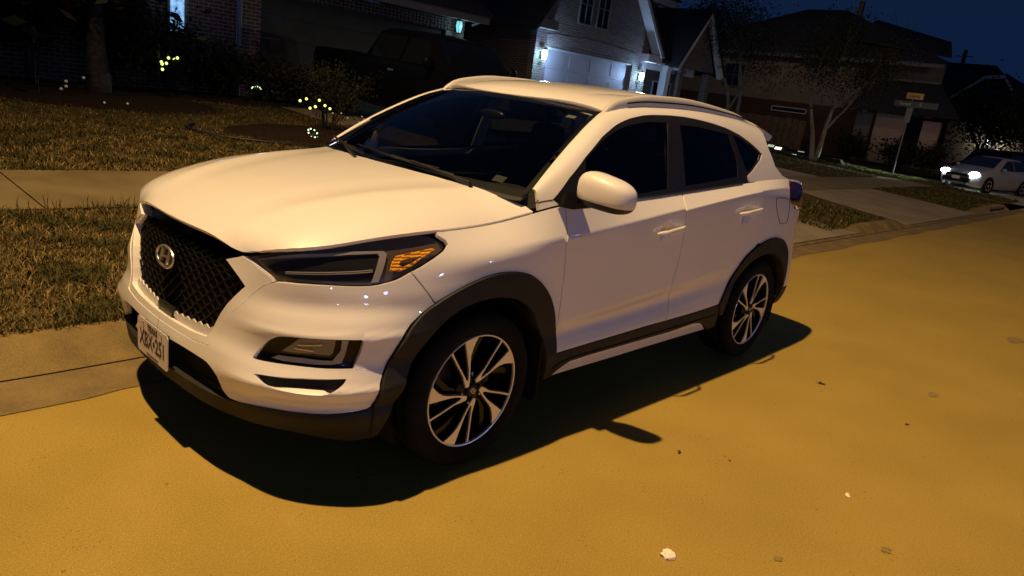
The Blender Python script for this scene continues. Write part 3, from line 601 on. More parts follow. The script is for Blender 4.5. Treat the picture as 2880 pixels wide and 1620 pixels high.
    # belt weatherstrip and bright edge
    wsx=MB(); wsx.tube([Bp(u,8.99,.004,sd) for u in np.linspace(1.95,3.72,24)],.007,6); wsx.build('belt_seal',TRIM,CAR)
    # sill
    SW=o_['sillw_top']
    sl=[GF[-1]]+CT[1:]+[(3.66,1.0),(3.70,.05)]+[(SW[-1][0]+.01,SW[-1][1])]+SW[::-1][1:-1]+[(SW[0][0]-.012,0.04),(1.975,-.02),(1.99,1.0)]
    panel('sill_cladding',CLAD,CAR,piece('B',sl,gap=.001,side=sd,sm=1,step=.02,off=.004,depth=.02))
    panel('sill_insert',PAINT,CAR,piece('B',SW+[(3.3,.03),(2.8,.03),(2.4,.03)],gap=.002,side=sd,sm=1,step=.02,off=-.003,depth=.02))
    gl_=MB(); gl_.tube([Bp(u,v,.0065,sd) for u,v in [(2.0,.75),(2.05,1.1),(2.14,1.25),(2.35,1.26),(2.8,1.22),(3.35,1.28),(3.62,1.30)]],.0025,5); gl_.build('sill_groove',MATTE,CAR)
    a1=AO+[(.972,1.2),(.985,.2)]+AI[:-2]+[(1.985,.2)]
    panel('wheel_arch_trim',CLAD,CAR,piece('B',a1,gap=.0,side=sd,sm=1,step=.018,off=.014,depth=.07))
    a2=RO+[(4.606,1.8),(4.60,1.2),(4.57,1.2)]+RI+[(3.70,1.2),(3.665,1.2)]
    panel('wheel_arch_trim',CLAD,CAR,piece('B',a2,gap=.0,side=sd,sm=1,step=.018,off=.014,depth=.07))
    # mudflap behind the front wheel
    mf=MB(); mf.prism([(1.345,sd*.70,.22),(1.345,sd*.905,.22),(1.33,sd*.905,.50),(1.33,sd*.70,.50)],(.012,0,0)); mf.build('mud_flap',MATTE,CAR)
    # wheel wells
    for xc in (.93,3.575):
        wl=MB(); V=[];F=[];n=28
        for i in range(n+1):
            t=math.pi*(-.12+1.24*i/n); 
            for yy in (.50,.895): V.append((xc+.435*math.cos(t),sd*yy,.345+.415*math.sin(t)))
        for i in range(n): F.append((2*i,2*i+1,2*i+3,2*i+2))
        F.append(tuple(range(0,2*n+2,2))); wl.add(V,F); wl.build('wheel_well',MATTE,CAR)
    # tail lamp wraps round the corner
    tl=[(4.402,7.17),(4.399,8.25),(4.45,8.72),(4.60,8.75),(4.9,8.55),(4.95,8.0),(4.8,7.3),(4.6,7.05),(4.498,7.01),(4.443,7.04)]
    T_=panel('tail_light',DARKRED,CAR,piece('B',tl,gap=.001,side=sd,sm=2,step=.02,off=.006,depth=.02))
    tt=MB(); tt.tube([Bp(4.47+.30*t,7.75+.25*math.sin(t*3),.006,sd) for t in np.linspace(0,1,8)],.004,6)
    rf=[(4.545,6.85),(4.60,6.80),(4.60,6.25),(4.56,6.2)]
    # roof rail
    rl=MB(); R_=[(1.905,.0),(1.935,.018),(1.97,.034),(2.02,.044),(2.1,.050),(2.2,.056),(2.35,.062),(2.6,.062),(2.9,.054),(3.1,.047),(3.3,.040),(3.45,.032),(3.55,.022),(3.62,.010),(3.66,.0)]; V=[];F=[];k=10
    hh=_pl([a for a,_ in R_],[c for _,c in R_]); xs=np.linspace(1.905,3.66,46)
    for x in xs:
        y=float(_ty(x))+.012;z=float(_tz(x));h=float(hh(x)); w_=.019*min(1,(x-1.895)/.08+.3,(3.67-x)/.12+.3)
        for (a,c) in ((-1,0),(-1,.55),(-.85,.85),(-.45,1),(.25,1),(.7,.88),(.95,.62),(1,.35),(1,0),(0,-.1)): V.append((x,sd*(y+a*w_),z-.012+(h+.012)*c))
    for i in range(len(xs)-1):
        for j in range(k): q=(i*k+j,(i+1)*k+j,(i+1)*k+(j+1)%k,i*k+(j+1)%k); F.append(q if sd<0 else q[::-1])
    RLo=mobj('roof_rail',V,F,SILVER,CAR,smooth=True)
    rg=MB(); rg.tube([(x,sd*(float(_ty(x))+.012+.0185),float(_tz(x))+.012+.25*float(hh(x))) for x in xs[5:-4]],.0045,5); rg.build('rail_slot',MATTE,RLo)
    # wing mirror
    mc=Vector((1.475,sd*1.035,1.212)) if near else Vector((1.62,.965,1.16)); V=[];F=[];nu,nv=28,16; MI=[]
    for j in range(nv+1):
        ph=-math.pi/2+math.pi*j/nv
        for i in range(nu):
            th=2*math.pi*i/nu; cx=math.copysign(abs(math.cos(ph)*math.cos(th))**.72,math.cos(th)); cy=math.copysign(abs(math.cos(ph)*math.sin(th))**.62,math.sin(th)); cz=math.copysign(abs(math.sin(ph))**.70,math.sin(ph))
            outb=cy # +1 outboard
            hz=.082*(1-.18*outb) if cz>0 else .075*(1+.0*outb)
            x=cx*(.085 if cx<0 else .055)+.030*outb; V.append((mc.x+x,mc.y+sd*cy*.125,mc.z+cz*hz-.010*outb))
    for j in range(nv):
        for i in range(nu):
            q=(j*nu+i,j*nu+(i+1)%nu,(j+1)*nu+(i+1)%nu,(j+1)*nu+i); F.append(q if sd>0 else q[::-1]); zc=(V[q[0]][2]+V[q[2]][2])/2-mc.z+.06*0; MI.append(1 if j<6 else 0)
    MR=mobj('wing_mirror',V,F,[PAINT,TRIM],CAR,smooth=True,MI=MI)
    ft=MB(); P0=Bp(ux(1.43),8.9,-.01,sd); ft.prism([(1.36,P0.y,1.125),(1.50,P0.y,1.13),(1.50,P0.y,1.175),(1.40,P0.y,1.195)],(0,sd*.09,.004)); ft.build('mirror_foot',BLK,MR)
    mg=MB(); mg.add([(mc.x+.036+.030*cy_,mc.y+sd*cy_*.085,mc.z+cz_*.052) for cy_,cz_ in ((-.9,-.7),(.9,-.7),(1,0),(.85,.8),(-.9,.95),(-1,0))],[(0,1,2,3,4,5)]); mg.build('mirror_glass',MIRR,MR)
# rear: bumper, tailgate, rear glass, spoiler
def half_both(name,m,loop,**k): return panel(name,m,CAR,*[piece('B',loop,side=sd,**k) for sd in (-1,1)])
uend=float(UC[20])
half_both('rear_bumper',PAINT,[(4.607,1.9),(4.600,5.0),(4.567,6.3),(4.54,6.9),(4.62,6.9),(5.0,6.6),(uend,6.6),(uend,2.0),(5.0,1.9)],gap=.001,sm=1,step=.03)
half_both('rear_valance',CLAD,[(4.60,.2),(4.607,1.88),(5.0,1.88),(uend,1.98),(uend,.2)],gap=.001,sm=1,step=.03)
TG=half_both('tailgate',PAINT,[(4.62,6.95),(4.8,7.25),(4.96,8.0),(4.9,8.6),(4.6,8.8),(4.46,8.8),(4.43,8.99),(5.0,8.99),(uend,8.99),(uend,6.65),(5.0,6.65)],gap=.001,sm=1,step=.03)
V=[];F=[];n=20
for j in range(9):
    t=j/8
    for i in range(n+1):
        s=-1+2*i/n; yt=.545*s; top=Vector((4.0,yt,float(RF(np.array([4.08]),np.array([yt]))[0][2])-.03)); yb=.80*s; uu=np.interp(abs(yb),[0,.4,.7,.8,.86],[uend,uend-.40,UC[18],4.50,4.42]); pb=B(np.array([uu]),np.array([9.]))[0]; bot=Vector((pb[0]-.06-.14*abs(s)**3,pb[1]*.93*(1 if s>=0 else -1) if s else 0,pb[2]))
        V.append(top.lerp(bot,t)+Vector((.05*4*t*(1-t)*(1-s*s*.6),0,0)))
for j in range(8):
    for i in range(n): a=j*(n+1)+i; F.append((a,a+n+1,a+n+2,a+1))
mobj('rear_window',V,F,[BLK,PAINT],TG,smooth=True,MI=[0 if 1<=k//n<=5 and 3<=k%n<=n-4 else 1 for k in range(len(F))])
sp=MB(); V=[];F=[]
prof=[(3.80,0),(3.95,.004),(4.08,.002),(4.15,-.012),(4.155,-.028),(4.12,-.075),(4.00,-.06),(3.85,-.04)]
ys=np.linspace(-.585,.585,25)
for y in ys:
    e=1-abs(y/.585)**8*.35
    for x,dz in prof:
        zb=float(RF(np.array([min(x,4.1)]),np.array([y*.93]))[0][2]); V.append((x-(.10*abs(y/.585)**4 if x>3.9 else 0),y,zb+dz*e+.002))
k=len(prof)
for i in range(len(ys)-1):
    for j in range(k): F.append((i*k+j,(i+1)*k+j,(i+1)*k+(j+1)%k,i*k+(j+1)%k))
F+=[tuple(range(k)),tuple(range((len(ys)-1)*k+k-1,(len(ys)-1)*k-1,-1))]
mobj('rear_spoiler',V,F,PAINT,CAR,smooth=False)
# toll tag and inspection label on the windscreen
lb=MB()
for s0,t0,w_,h_ in ((-.80,.865,.045,.028),(-.775,.135,.042,.040)):
    q=[onws(s0+a*w_/.75,t0+b_*h_/.8,-.006) for a,b_ in ((-.5,-.5),(.5,-.5),(.5,.5),(-.5,.5))]
    lb=MB(); lb.prism(q,(0,0,-.001)); lb.build('windscreen_label',mat('label_paper',(.30,.30,.28) if t0>.5 else (.06,.06,.052),.6),CAR)
# dark liner behind the body gaps, floor
for sd in (-1,1):
    gl=[(1.98,8.6),(4.3,8.7),(4.3,6.6),(4.0,6.3),(3.8,5.8),(3.6,4),(3.55,.4),(2.08,.4),(2.08,4),(2.03,7)]
    panel('body_liner',MATTE,CAR,piece('B',gl,gap=0,side=sd,sm=1,step=.06,off=-.035,depth=.01))
fl=MB(); fl.box((2.25,0,.30),(3.9,1.2,.16)); fl.box((2.24,0,.32),(1.75,1.66,.12)); fl.box((.62,0,.5),(.5,1.0,.5)); fl.box((.27,0,.44),(.30,1.02,.22)); fl.box((.125,0,.405),(.12,.84,.17)); fl.box((4.05,0,.85),(.34,1.40,.74)); fl.box((-.005,0,.425),(.075,.24,.12)); fl.box((.42,0,.40),(.45,1.42,.16)); fl.build('underbody_and_light_blocks',MATTE,CAR)  # floor, plus boxes added at nose, plate and tail to stop light leaks
for sd in (-1,1):  # hidden boxes added in doors and rear sides to block light leaking through windows
    dl_=MB(); dl_.box((2.42,sd*.755,.70),(2.05,.19,.60)); dl_.build('door_light_block',INT,CAR)
    dl_=MB(); dl_.box((3.80,sd*.66,.94),(.86,.30,.10)); dl_.build('cargo_light_block',INT,CAR)
ib=MB(); ib.box((2.6,0,.40),(2.9,1.62,.04)); ib.build('cabin_floor',INT,CAR)
# dashboard, wheel, seats
db=MB(); V=[];F=[];n=16
for i in range(n+1):
    y=-.74+1.48*i/n; bump=.045*math.exp(-((y+.36)/.22)**2)
    for x,z in ((1.22,1.085),(1.45,1.10+bump*.3),(1.62,1.085+bump),(1.72,1.03+bump*.6),(1.75,.85),(1.70,.60)): V.append((x,y,z))
for i in range(n):
    for j in range(5): a=i*6+j; F.append((a,a+1,a+7,a+6))
db.add(V,F); db.build('dashboard',INT,CAR,smooth=True)
im=MB(); im.ball((1.72,-.02,1.455),(.016,.105,.026)); im.build('rear_view_mirror',TRIM,CAR,smooth=True)
st=MB(); c=Vector((1.93,-.37,.98)); a=Vector((0,1,0)); b_=Vector((.42,0,.9)).normalized(); P=[c+a*.185*math.cos(t)+b_*.185*math.sin(t) for t in np.linspace(0,2*math.pi,37)]
st.tube(P,.015,8,cap=False); st.tube([c-a*.18,c+a*.18],.014); st.tube([c-b_*.18,c],.014); st.ball(c,(.05,.06,.06)); st.build('steering_wheel',INT,CAR,smooth=True)
def rbox(mb,c,d,k=.6,rx=0):
    V=[];F=[];nu,nv=16,8
    for j in range(nv+1):
        ph=-math.pi/2+math.pi*j/nv
        for i in range(nu):
            th=2*math.pi*i/nu; f=lambda v,p:math.copysign(abs(v)**p,v)
            x=f(math.cos(ph),k)*f(math.cos(th),k)*d[0]/2; y=f(math.cos(ph),k)*f(math.sin(th),k)*d[1]/2; z=f(math.sin(ph),k)*d[2]/2
            V.append((c[0]+x*math.cos(rx)+z*math.sin(rx),c[1]+y,c[2]-x*math.sin(rx)+z*math.cos(rx)))
    for j in range(nv):
        for i in range(nu): F.append((j*nu+i,j*nu+(i+1)%nu,(j+1)*nu+(i+1)%nu,(j+1)*nu+i))
    mb.add(V,F)
for (x,y,wd) in ((2.25,-.37,.5),(2.25,.37,.5),(3.15,-.38,.5),(3.15,.38,.5)):
    s=MB(); rbox(s,(x,y,.62),(.52,wd,.20),.4); rbox(s,(x+.30,y,.92),(.16,wd,.66),.4,.25); rbox(s,(x+.42,y,1.32),(.10,.26,.18),.5,.15); s.build('seat',SEAT,CAR,smooth=True)

# ------------------------------------------------------------------ wheels
def pol(r,a): return (r*math.cos(RD(a)),r*math.sin(RD(a)))
SPK=[(.050,154),(.072,141),(.107,131.2),(.18,129.0),(.246,127.9),(.246,125.9),(.18,126.9),(.107,127.6),(.074,129),(.066,124),(.078,117),(.115,110.6),(.16,109.3),(.20,108.8),(.246,108.5),(.2475,99),(.2475,91),(.225,94.5),(.20,98.5),(.17,102.5),(.14,105),(.111,106.8),(.08,111.5),(.052,121),(.037,139)]
def flatpoly(mb,P2,y,th,mi=0):
    tr=geometry.tessellate_polygon([[Vector((x,z,0)) for x,z in P2]]); n=len(P2); k=len(mb.V)
    mb.V+=[(x,y,z) for x,z in P2]+[(x,y+th,z) for x,z in P2]
    for t in tr:
        a,b_,c=t; A=P2[a];B_=P2[b_];C=P2[c]; cr=(B_[0]-A[0])*(C[1]-A[1])-(B_[1]-A[1])*(C[0]-A[0])
        f=(a,b_,c) if cr>0 else (a,c,b_); mb.F.append(tuple(i+k for i in f)); mb.MI.append(mi)
    ar=sum(P2[i][0]*P2[(i+1)%n][1]-P2[(i+1)%n][0]*P2[i][1] for i in range(n))
    for i in range(n):
        j=(i+1)%n; q=(k+i,k+j,k+n+j,k+n+i); mb.F.append(q if ar<0 else q[::-1]); mb.MI.append(mi)
def make_wheel(loc,parent):
    w_=MB()
    for k in range(5):
        P=[pol(r,a+72*k) for r,a in SPK]; flatpoly(w_,P,.004,.010,1)
        # black body of the twin spoke, a little wider and deep
        Q=inset(np.array(P),-.006); Q=[tuple(q) for q in Q]; flatpoly(w_,Q,.011,.045,0)
        # recessed black web between thin and broad arm
        W=[pol(r,a+72*k) for r,a in [(.07,127),(.247,127),(.247,109),(.11,111)]]; 
        # sculpted black fin outboard of the broad arm
        W=[pol(r,a+72*k) for r,a in [(.085,106),(.15,99),(.20,90),(.247,82),(.247,76),(.19,83),(.13,92),(.08,98)]]; flatpoly(w_,W,.030,.03,0)
    w_.lathe([(.0,.020),(.060,.020),(.078,.028),(.080,.06),(.0,.06)],(0,0,0),40)
    w_.lathe([(.2535,.012),(.2535,.001),(.2515,-.001),(.2465,.001),(.2455,.006),(.2450,.012)],(0,0,0),72,mi=1)
    w_.lathe([(.2450,.010),(.238,.03),(.232,.10),(.236,.20),(.24,.21)],(0,0,0),48)
    o=w_.build('wheel',[BLK,ALLOY],None); o.location=loc
    par(o,parent)
    def sub(mb,name,m,smooth=False):
        # built around the origin, then parented to the wheel
        x=mb.build(name,m,None,smooth); x.parent=o; return x
    ty=MB(); ty.lathe([(.247,.018),(.2535,.006),(.262,-.001),(.285,-.009),(.305,-.0105),(.325,-.007),(.337,.002),(.344,.014),(.3475,.026),(.348,.052),(.342,.054),(.342,.062),(.349,.064),(.350,.098),(.343,.100),(.343,.110),(.350,.112),(.350,.142),(.343,.144),(.343,.152),(.348,.154),(.346,.200),(.335,.222),(.30,.232),(.25,.215)],(0,0,0),96); sub(ty,'tyre',RUB,True)
    d=MB(); d.lathe([(.06,.085),(.155,.085),(.155,.105),(.06,.105)],(0,0,0),48); sub(d,'brake_disc',DISC)
    cp=MB(); cp.box((.11,.09,.06),(.07,.06,.14)); sub(cp,'brake_caliper',DISC)
    for k in range(5):
        b=MB(); x,z=pol(.057,42+72*k); b.ball((x,.014,z),(.0065,.006,.0065),8,5); sub(b,'wheel_nut',CHROME,True)
    h=MB(); h.lathe([(.0,.004),(.022,.005),(.028,.009),(.030,.020)],(0,0,0),32); hc=sub(h,'hub_cap',CLAD,True)
    e=ellipse_plate((0,.0035,0),.0185,.0105,(-math.sin(.9),0,math.cos(.9)),(-math.cos(.9),0,-math.sin(.9)),(0,-1,0),.001,.0011,None,name='hub_badge',m=CHROME); e.parent=o
    return o
W0=make_wheel((.905,-.917,.352),CAR)
def dup_tree(o,parent,loc,rz,tilt=0):
    c=o.copy(); COL.objects.link(c); c.parent=parent; c.matrix_parent_inverse=o.matrix_parent_inverse.copy(); c.location=loc; c.rotation_euler=(0,tilt,rz)
    for ch in o.children: d=ch.copy(); COL.objects.link(d); d.parent=c
    return c
dup_tree(W0,CAR,(3.575,-.917,.352),0,RD(-30)); dup_tree(W0,CAR,(.905,.917,.352),math.pi,0); dup_tree(W0,CAR,(3.575,.917,.352),math.pi,0)

# ------------------------------------------------------------------ ground, kerb, lawns, drives
def gz(x,y):
    if y<.825: return 0
    k=(.825,0),(.87,.018),(.94,.07),(1.0,.105),(1.06,.12),(1.14,.122)
    if y<1.14: return float(np.interp(y,[a for a,_ in k],[c for _,c in k]))
    return .122+.043*min(y-1.14,13)
def gz0(x,y): return _gz(x,y)
_gz=gz
def gz(x,y):
    """ground height: kerb, rising lawns, dropped for the two drives"""
    z=_gz(x,y)
    if .83<y<3.44:
        for a,b in ((6.9,11.1),(15.2,20.4)):
            fl=.8*(1-(y-.83)/2.6); w_=min(1,max(0,min(x-(a-fl-.35),(b+fl+.35)-x)/.7)); w_=w_*w_*(3-2*w_); r=.012+(_gz(x,3.45)-.012)*(y-.83)/2.62
            z=z*(1-w_)+min(z,r)*w_
    return z
ROADM=noisy(mat('road_concrete',(.4,.3,.12),.8,spec=.3),(.280,.202,.040),(.337,.244,.052),scale=1.1,detail=10,bump=.06,bscale=420,dist=.002,lo=.25,hi=.75)
def speck(m,thr=.20,scale=55,col=(.10,.07,.03),light=(.62,.50,.30)):
    """small dark pits and pale stones in a concrete surface"""
    t=m.node_tree; b=t.nodes['Principled BSDF']; src=b.inputs['Base Color'].links[0].from_socket; tc=t.nodes.new('ShaderNodeTexCoord')
    for sc,th,c in ((scale,thr,col),(scale*1.7,thr*.8,light),(scale*.13,.10,col)):
        v=t.nodes.new('ShaderNodeTexVoronoi'); v.inputs['Scale'].default_value=sc; n=t.nodes.new('ShaderNodeTexNoise'); n.inputs['Scale'].default_value=sc*.11; n.inputs['Detail'].default_value=3
        mp=t.nodes.new('ShaderNodeMath'); mp.operation='MULTIPLY'; mp.inputs[1].default_value=th*2
        lt=t.nodes.new('ShaderNodeMath'); lt.operation='LESS_THAN'; mx=t.nodes.new('ShaderNodeMixRGB'); mx.inputs[2].default_value=(*c,1)
        pw=t.nodes.new('ShaderNodeMath'); pw.operation='POWER'; pw.inputs[1].default_value=2.5
        t.links.new(tc.outputs['Object'],v.inputs['Vector']); t.links.new(tc.outputs['Object'],n.inputs['Vector']); t.links.new(n.outputs['Fac'],pw.inputs[0]); t.links.new(pw.outputs[0],mp.inputs[0])
        t.links.new(v.outputs['Distance'],lt.inputs[0]); t.links.new(mp.outputs[0],lt.inputs[1]); ml=t.nodes.new('ShaderNodeMath'); ml.operation='MULTIPLY'; ml.inputs[1].default_value=.6; t.links.new(lt.outputs[0],ml.inputs[0]); t.links.new(ml.outputs[0],mx.inputs[0]); t.links.new(src,mx.inputs[1]); src=mx.outputs[0]
    t.links.new(src,b.inputs['Base Color'])
def grain(m,amt=.17,scales=(165,)):
    t=m.node_tree; b=t.nodes['Principled BSDF']; src=b.inputs['Base Color'].links[0].from_socket; tc=t.nodes.new('ShaderNodeTexCoord')
    for sc in scales:
        n=t.nodes.new('ShaderNodeTexNoise'); n.inputs['Scale'].default_value=sc; n.inputs['Detail'].default_value=2; r=t.nodes.new('ShaderNodeMapRange'); r.inputs[1].default_value=.3; r.inputs[2].default_value=.7; r.inputs[3].default_value=1-amt; r.inputs[4].default_value=1+amt
        mx=t.nodes.new('ShaderNodeMixRGB'); mx.blend_type='MULTIPLY'; mx.inputs[0].default_value=1; t.links.new(tc.outputs['Object'],n.inputs['Vector']); t.links.new(n.outputs['Fac'],r.inputs[0]); t.links.new(r.outputs[0],mx.inputs[2]); t.links.new(src,mx.inputs[1]); src=mx.outputs[0]
    t.links.new(src,b.inputs['Base Color'])
speck(ROADM,.24,48); grain(ROADM); grain(ROADM,.035,(.5,2.3)); grain(ROADM,.12,(330,)); grain(ROADM,.05,(80,))
PAN=noisy(mat('gutter_concrete',(.3,.24,.14),.85),(.13,.095,.038),(.205,.148,.06),scale=4,detail=10,bump=.5,bscale=150,dist=.004); speck(PAN,.16,60); grain(PAN,.25)
KERB=noisy(mat('kerb_concrete',(.3,.24,.14),.85),(.10,.072,.026),(.245,.180,.060),scale=3.2,detail=12,bump=.5,bscale=120,dist=.005,lo=.30,hi=.70); speck(KERB,.16,60); grain(KERB,.25)
WALK=noisy(mat('walk_concrete',(.4,.34,.22),.85),(.125,.098,.042),(.19,.15,.068),scale=1.7,detail=8,bump=.3,bscale=150,dist=.003)
DRIVE=noisy(mat('drive_concrete',(.4,.33,.25),.85),(.20,.165,.11),(.27,.225,.155),scale=1.2,detail=8,bump=.3,bscale=150,dist=.003)
SOIL=noisy(mat('lawn_soil',(.08,.06,.025),.95,spec=.1),(.045,.034,.012),(.11,.085,.03),scale=9,detail=10,bump=.6,bscale=70,dist=.02)
MULCH=noisy(mat('mulch',(.03,.02,.012),.95,spec=.1),(.012,.008,.005),(.045,.030,.018),scale=30,bump=.8,bscale=90,dist=.03)
def sheet(name,xs,ys,zf,m,kind='structure',dz=0):
    V=[(x,y,zf(x,y)+dz) for x in xs for y in ys]; n=len(ys); F=[(i*n+j,(i+1)*n+j,(i+1)*n+j+1,i*n+j+1) for i in range(len(xs)-1) for j in range(n-1)]
    o=mobj(name,V,F,m,None,smooth=False); o['kind']=kind; return o
sheet('road',[-60,-20,0,20,60,200],[-8.3,-4,.83],lambda x,y:0,ROADM)
sheet('kerb',[-60,200],[-8.75,-8.6,-8.3],lambda x,y:.12 if y<-8.5 else 0,KERB); sheet('lawn',[-60,200],[-200,-8.75],lambda x,y:.13,SOIL)
LX=[-60,-20,-8,-4,-2,0,2,4]+[5+.25*i for i in range(70)]+[23,25,27,29.45]
sheet('lawn',LX,[1.12,1.14,1.5,2,2.5,3,3.44,4,5,6,8,10,12,14.2,20,60],gz,SOIL)
sheet('far_ground',[29.45,36,39.5],[.83,60],lambda x,y:0,DRIVE); sheet('far_lawn',[39.5,60,200],[.83,8,60,200],lambda x,y:.12 if x>40 else .1,SOIL)
sheet('sub_ground',[-70,210],[-70,410],lambda x,y:-.25,SOIL); sheet('back_ground',[-60,200],[60,400],lambda x,y:.3,SOIL)
# kerb runs, dropped at the two drives
def kerb(x0,x1,name='kerb'):
    ky=[.825,.85,.875,.905,.94,.97,1.0,1.03,1.06,1.10,1.13]; n=max(2,int((x1-x0)/.25)); rr=random.Random(int(x0*10)+5)
    V=[];F=[]
    for i in range(n+1):
        x=x0+(x1-x0)*i/n; e=1
        for j,y in enumerate(ky): V.append((x,y+.003*math.sin(x*2.3+j),gz(x,y)*e+.004*(j>0)+.001*math.sin(x*5+j)))
    m_=len(ky)
    for i in range(n):
        for j in range(m_-1): F.append((i*m_+j,(i+1)*m_+j,(i+1)*m_+j+1,i*m_+j+1))
    o=mobj(name,V,F,KERB,None,smooth=True); o['kind']='structure'; return o
DRV=[(6.0,10.4),(14.3,19.6)]; DROP=[6.0,10.4,14.3,19.6]
kerb(-20,25.5)
pan=sheet('gutter_pan',[-30+i*.15 for i in range(380)],[.50,.60,.70,.825],lambda x,y:.004,PAN)
me=pan.data; rr=random.Random(3)
for v in me.vertices:
    if abs(v.co.y-.50)<1e-3: v.co.y+=.02*math.sin(v.co.x*3.1)+rr.uniform(-.018,.018)
# dark crack between pan and kerb
ck=MB(); P=[(x,.826+.004*math.sin(x*7),.003) for x in np.arange(-8,25,.2)]; ck.tube(P,.0065,5); o=ck.build('kerb_joint',MATTE); o['kind']='structure'
def gzo(e): return lambda x,y: gz(x,y)+e
def slab(name,x0,x1,y0,y1,dz,m,xs=None): return sheet(name,xs or [x0,x1],[y0]+[y for y in np.arange(math.ceil(y0),y1,1.0) if y>y0]+[y1],lambda x,y:gz(x,y)+dz,m)
# pavement slabs with open joints
SY0,SY1=3.45,4.86
jx=[-20.0]+[-1.04-1.52*k for k in range(12,-1,-1)]+[-1.04+1.52*k for k in range(1,21)]
for i in range(len(jx)-1): slab('pavement_slab',jx[i]+.006,jx[i+1]-.006,SY0,SY1,.022,WALK)
def drive(x0,x1,fl,yend):
    V=[];F=[]; ys=[.90,1.0,1.13,1.6,2.2,2.8,SY0-.004]; 
    for y in ys:
        t=(SY0-y)/(SY0-.84); V+=[(x0-fl*t,y,gz((x0+x1)/2,y)+.016),(x1+fl*t,y,gz((x0+x1)/2,y)+.016)]
    for i in range(len(ys)-1): F.append((2*i,2*i+1,2*i+3,2*i+2))
    # sides down to the ground
    o=mobj('driveway_apron',V,F,DRIVE); o['kind']='structure'
    slab('driveway',x0,(x0+x1)/2-.01,SY1+.01,yend,.024,DRIVE); slab('driveway',(x0+x1)/2+.01,x1,SY1+.01,yend,.024,DRIVE)
drive(6.9,11.1,.75,12.6); drive(15.2,20.4,.8,13.1)
sheet('cross_pavement',[25.6,27.0],[SY1+.01,8,12,20,50],lambda x,y:gz(x,y)+.02,WALK)

# ------------------------------------------------------------------ grass
def grass(name,n,regions,h=(.03,.08),w=.004,cols=None,kind='stuff',seed=1,lean=1.0):
    r=np.random.RandomState(seed); X=[];Y=[]
    A=np.array([(x1-x0)*(y1-y0)*d for x0,x1,y0,y1,d in regions]); A=A/A.sum()
    for (x0,x1,y0,y1,d),a in zip(regions,A):
        k=int(n*a); X.append(r.uniform(x0,x1,k));Y.append(r.uniform(y0,y1,k))
    X=np.concatenate(X);Y=np.concatenate(Y); n=len(X)
    # tufts
    c=np.sin(X*5.1+3*np.sin(Y*2.3))*np.cos(Y*4.7+2*np.sin(X*1.9)); H=r.uniform(h[0],h[1],n)*(1+.35*c)
    X=X+.012*np.sin(X*40)+r.normal(0,.006,n);Y=Y+.012*np.sin(Y*37)+r.normal(0,.006,n)
    an=r.uniform(0,2*np.pi,n); le=r.uniform(.2,1.5,n)*H*lean; W=w*r.uniform(.6,1.3,n); pa=an+np.pi/2+r.normal(0,.5,n)
    Z=np.array([gz(x,y) for x,y in zip(X,Y)])-.004
    dx,dy=np.cos(an)*le,np.sin(an)*le; wx,wy=np.cos(pa)*W,np.sin(pa)*W
    V=np.zeros((n,5,3)); V[:,0]=np.stack([X-wx,Y-wy,Z],1);V[:,1]=np.stack([X+wx,Y+wy,Z],1)
    V[:,2]=np.stack([X+wx*.8+dx*.35,Y+wy*.8+dy*.35,Z+H*.6],1);V[:,3]=np.stack([X-wx*.8+dx*.35,Y-wy*.8+dy*.35,Z+H*.6],1);V[:,4]=np.stack([X+dx,Y+dy,Z+H*.92],1)
    V=V.reshape(-1,3); me=bpy.data.meshes.new(name); me.vertices.add(len(V)); me.vertices.foreach_set('co',V.ravel())
    k=np.arange(n)*5; L=np.stack([k,k+1,k+2,k+3,k+3,k+2,k+4],1).ravel(); me.loops.add(len(L)); me.loops.foreach_set('vertex_index',L)
    st=np.stack([np.arange(n)*7,np.arange(n)*7+4],1).ravel(); me.polygons.add(2*n); me.polygons.foreach_set('loop_start',st)
    mi=r.choice(len(cols),n,p=[c_[1] for c_ in cols]); mi=np.where(c>.35,np.minimum(mi,1),mi)
    for c_,_ in cols: me.materials.append(c_)
    me.update(calc_edges=True); me.polygons.foreach_set('material_index',np.repeat(mi,2).astype(np.int32)); me.update()
    o=bpy.data.objects.new(name,me); COL.objects.link(o); o['kind']=kind; return o
def gm(n,c): return mat(n,c,.7,spec=.25)
G1=gm('grass_green',(.038,.045,.009)); G2=gm('grass_olive',(.072,.066,.018)); G3=gm('grass_straw',(.29,.205,.075)); G4=gm('grass_dry',(.125,.088,.035))
GC=[(G1,.17),(G2,.25),(G4,.26),(G3,.32)]
grass('verge_grass',95000,[(-2.6,1.6,1.10,3.47,1.0),(1.6,5.9,1.1,3.47,.25)],(.022,.058),.0030,GC,seed=2)
grass('lawn_grass',70000,[(-.5,7,4.84,8.0,1.0),(1,10,8,12.3,.35),(11.3,14.8,4.9,12,.15)],(.022,.052),.0052,GC,seed=3)
grass('far_verge_grass',26000,[(10.9,13.9,1.13,3.45,1),(20.9,26,1.13,3.45,.8),(20.6,27.5,4.9,12,.35),(27.4,29.4,1.2,3.6,.8)],(.035,.08),.009,[(G1,.45),(G2,.40),(G4,.1),(G3,.05)],seed=4)
def thin_leaf(m,c):
    t=m.node_tree; b=t.nodes['Principled BSDF']; o=[n for n in t.nodes if n.type=='OUTPUT_MATERIAL'][0]; tl=t.nodes.new('ShaderNodeBsdfTranslucent'); tl.inputs[0].default_value=(*c,1); mx=t.nodes.new('ShaderNodeMixShader'); mx.inputs[0].default_value=.5
    t.links.new(b.outputs[0],mx.inputs[1]); t.links.new(tl.outputs[0],mx.inputs[2]); t.links.new(mx.outputs[0],o.inputs[0]); return m
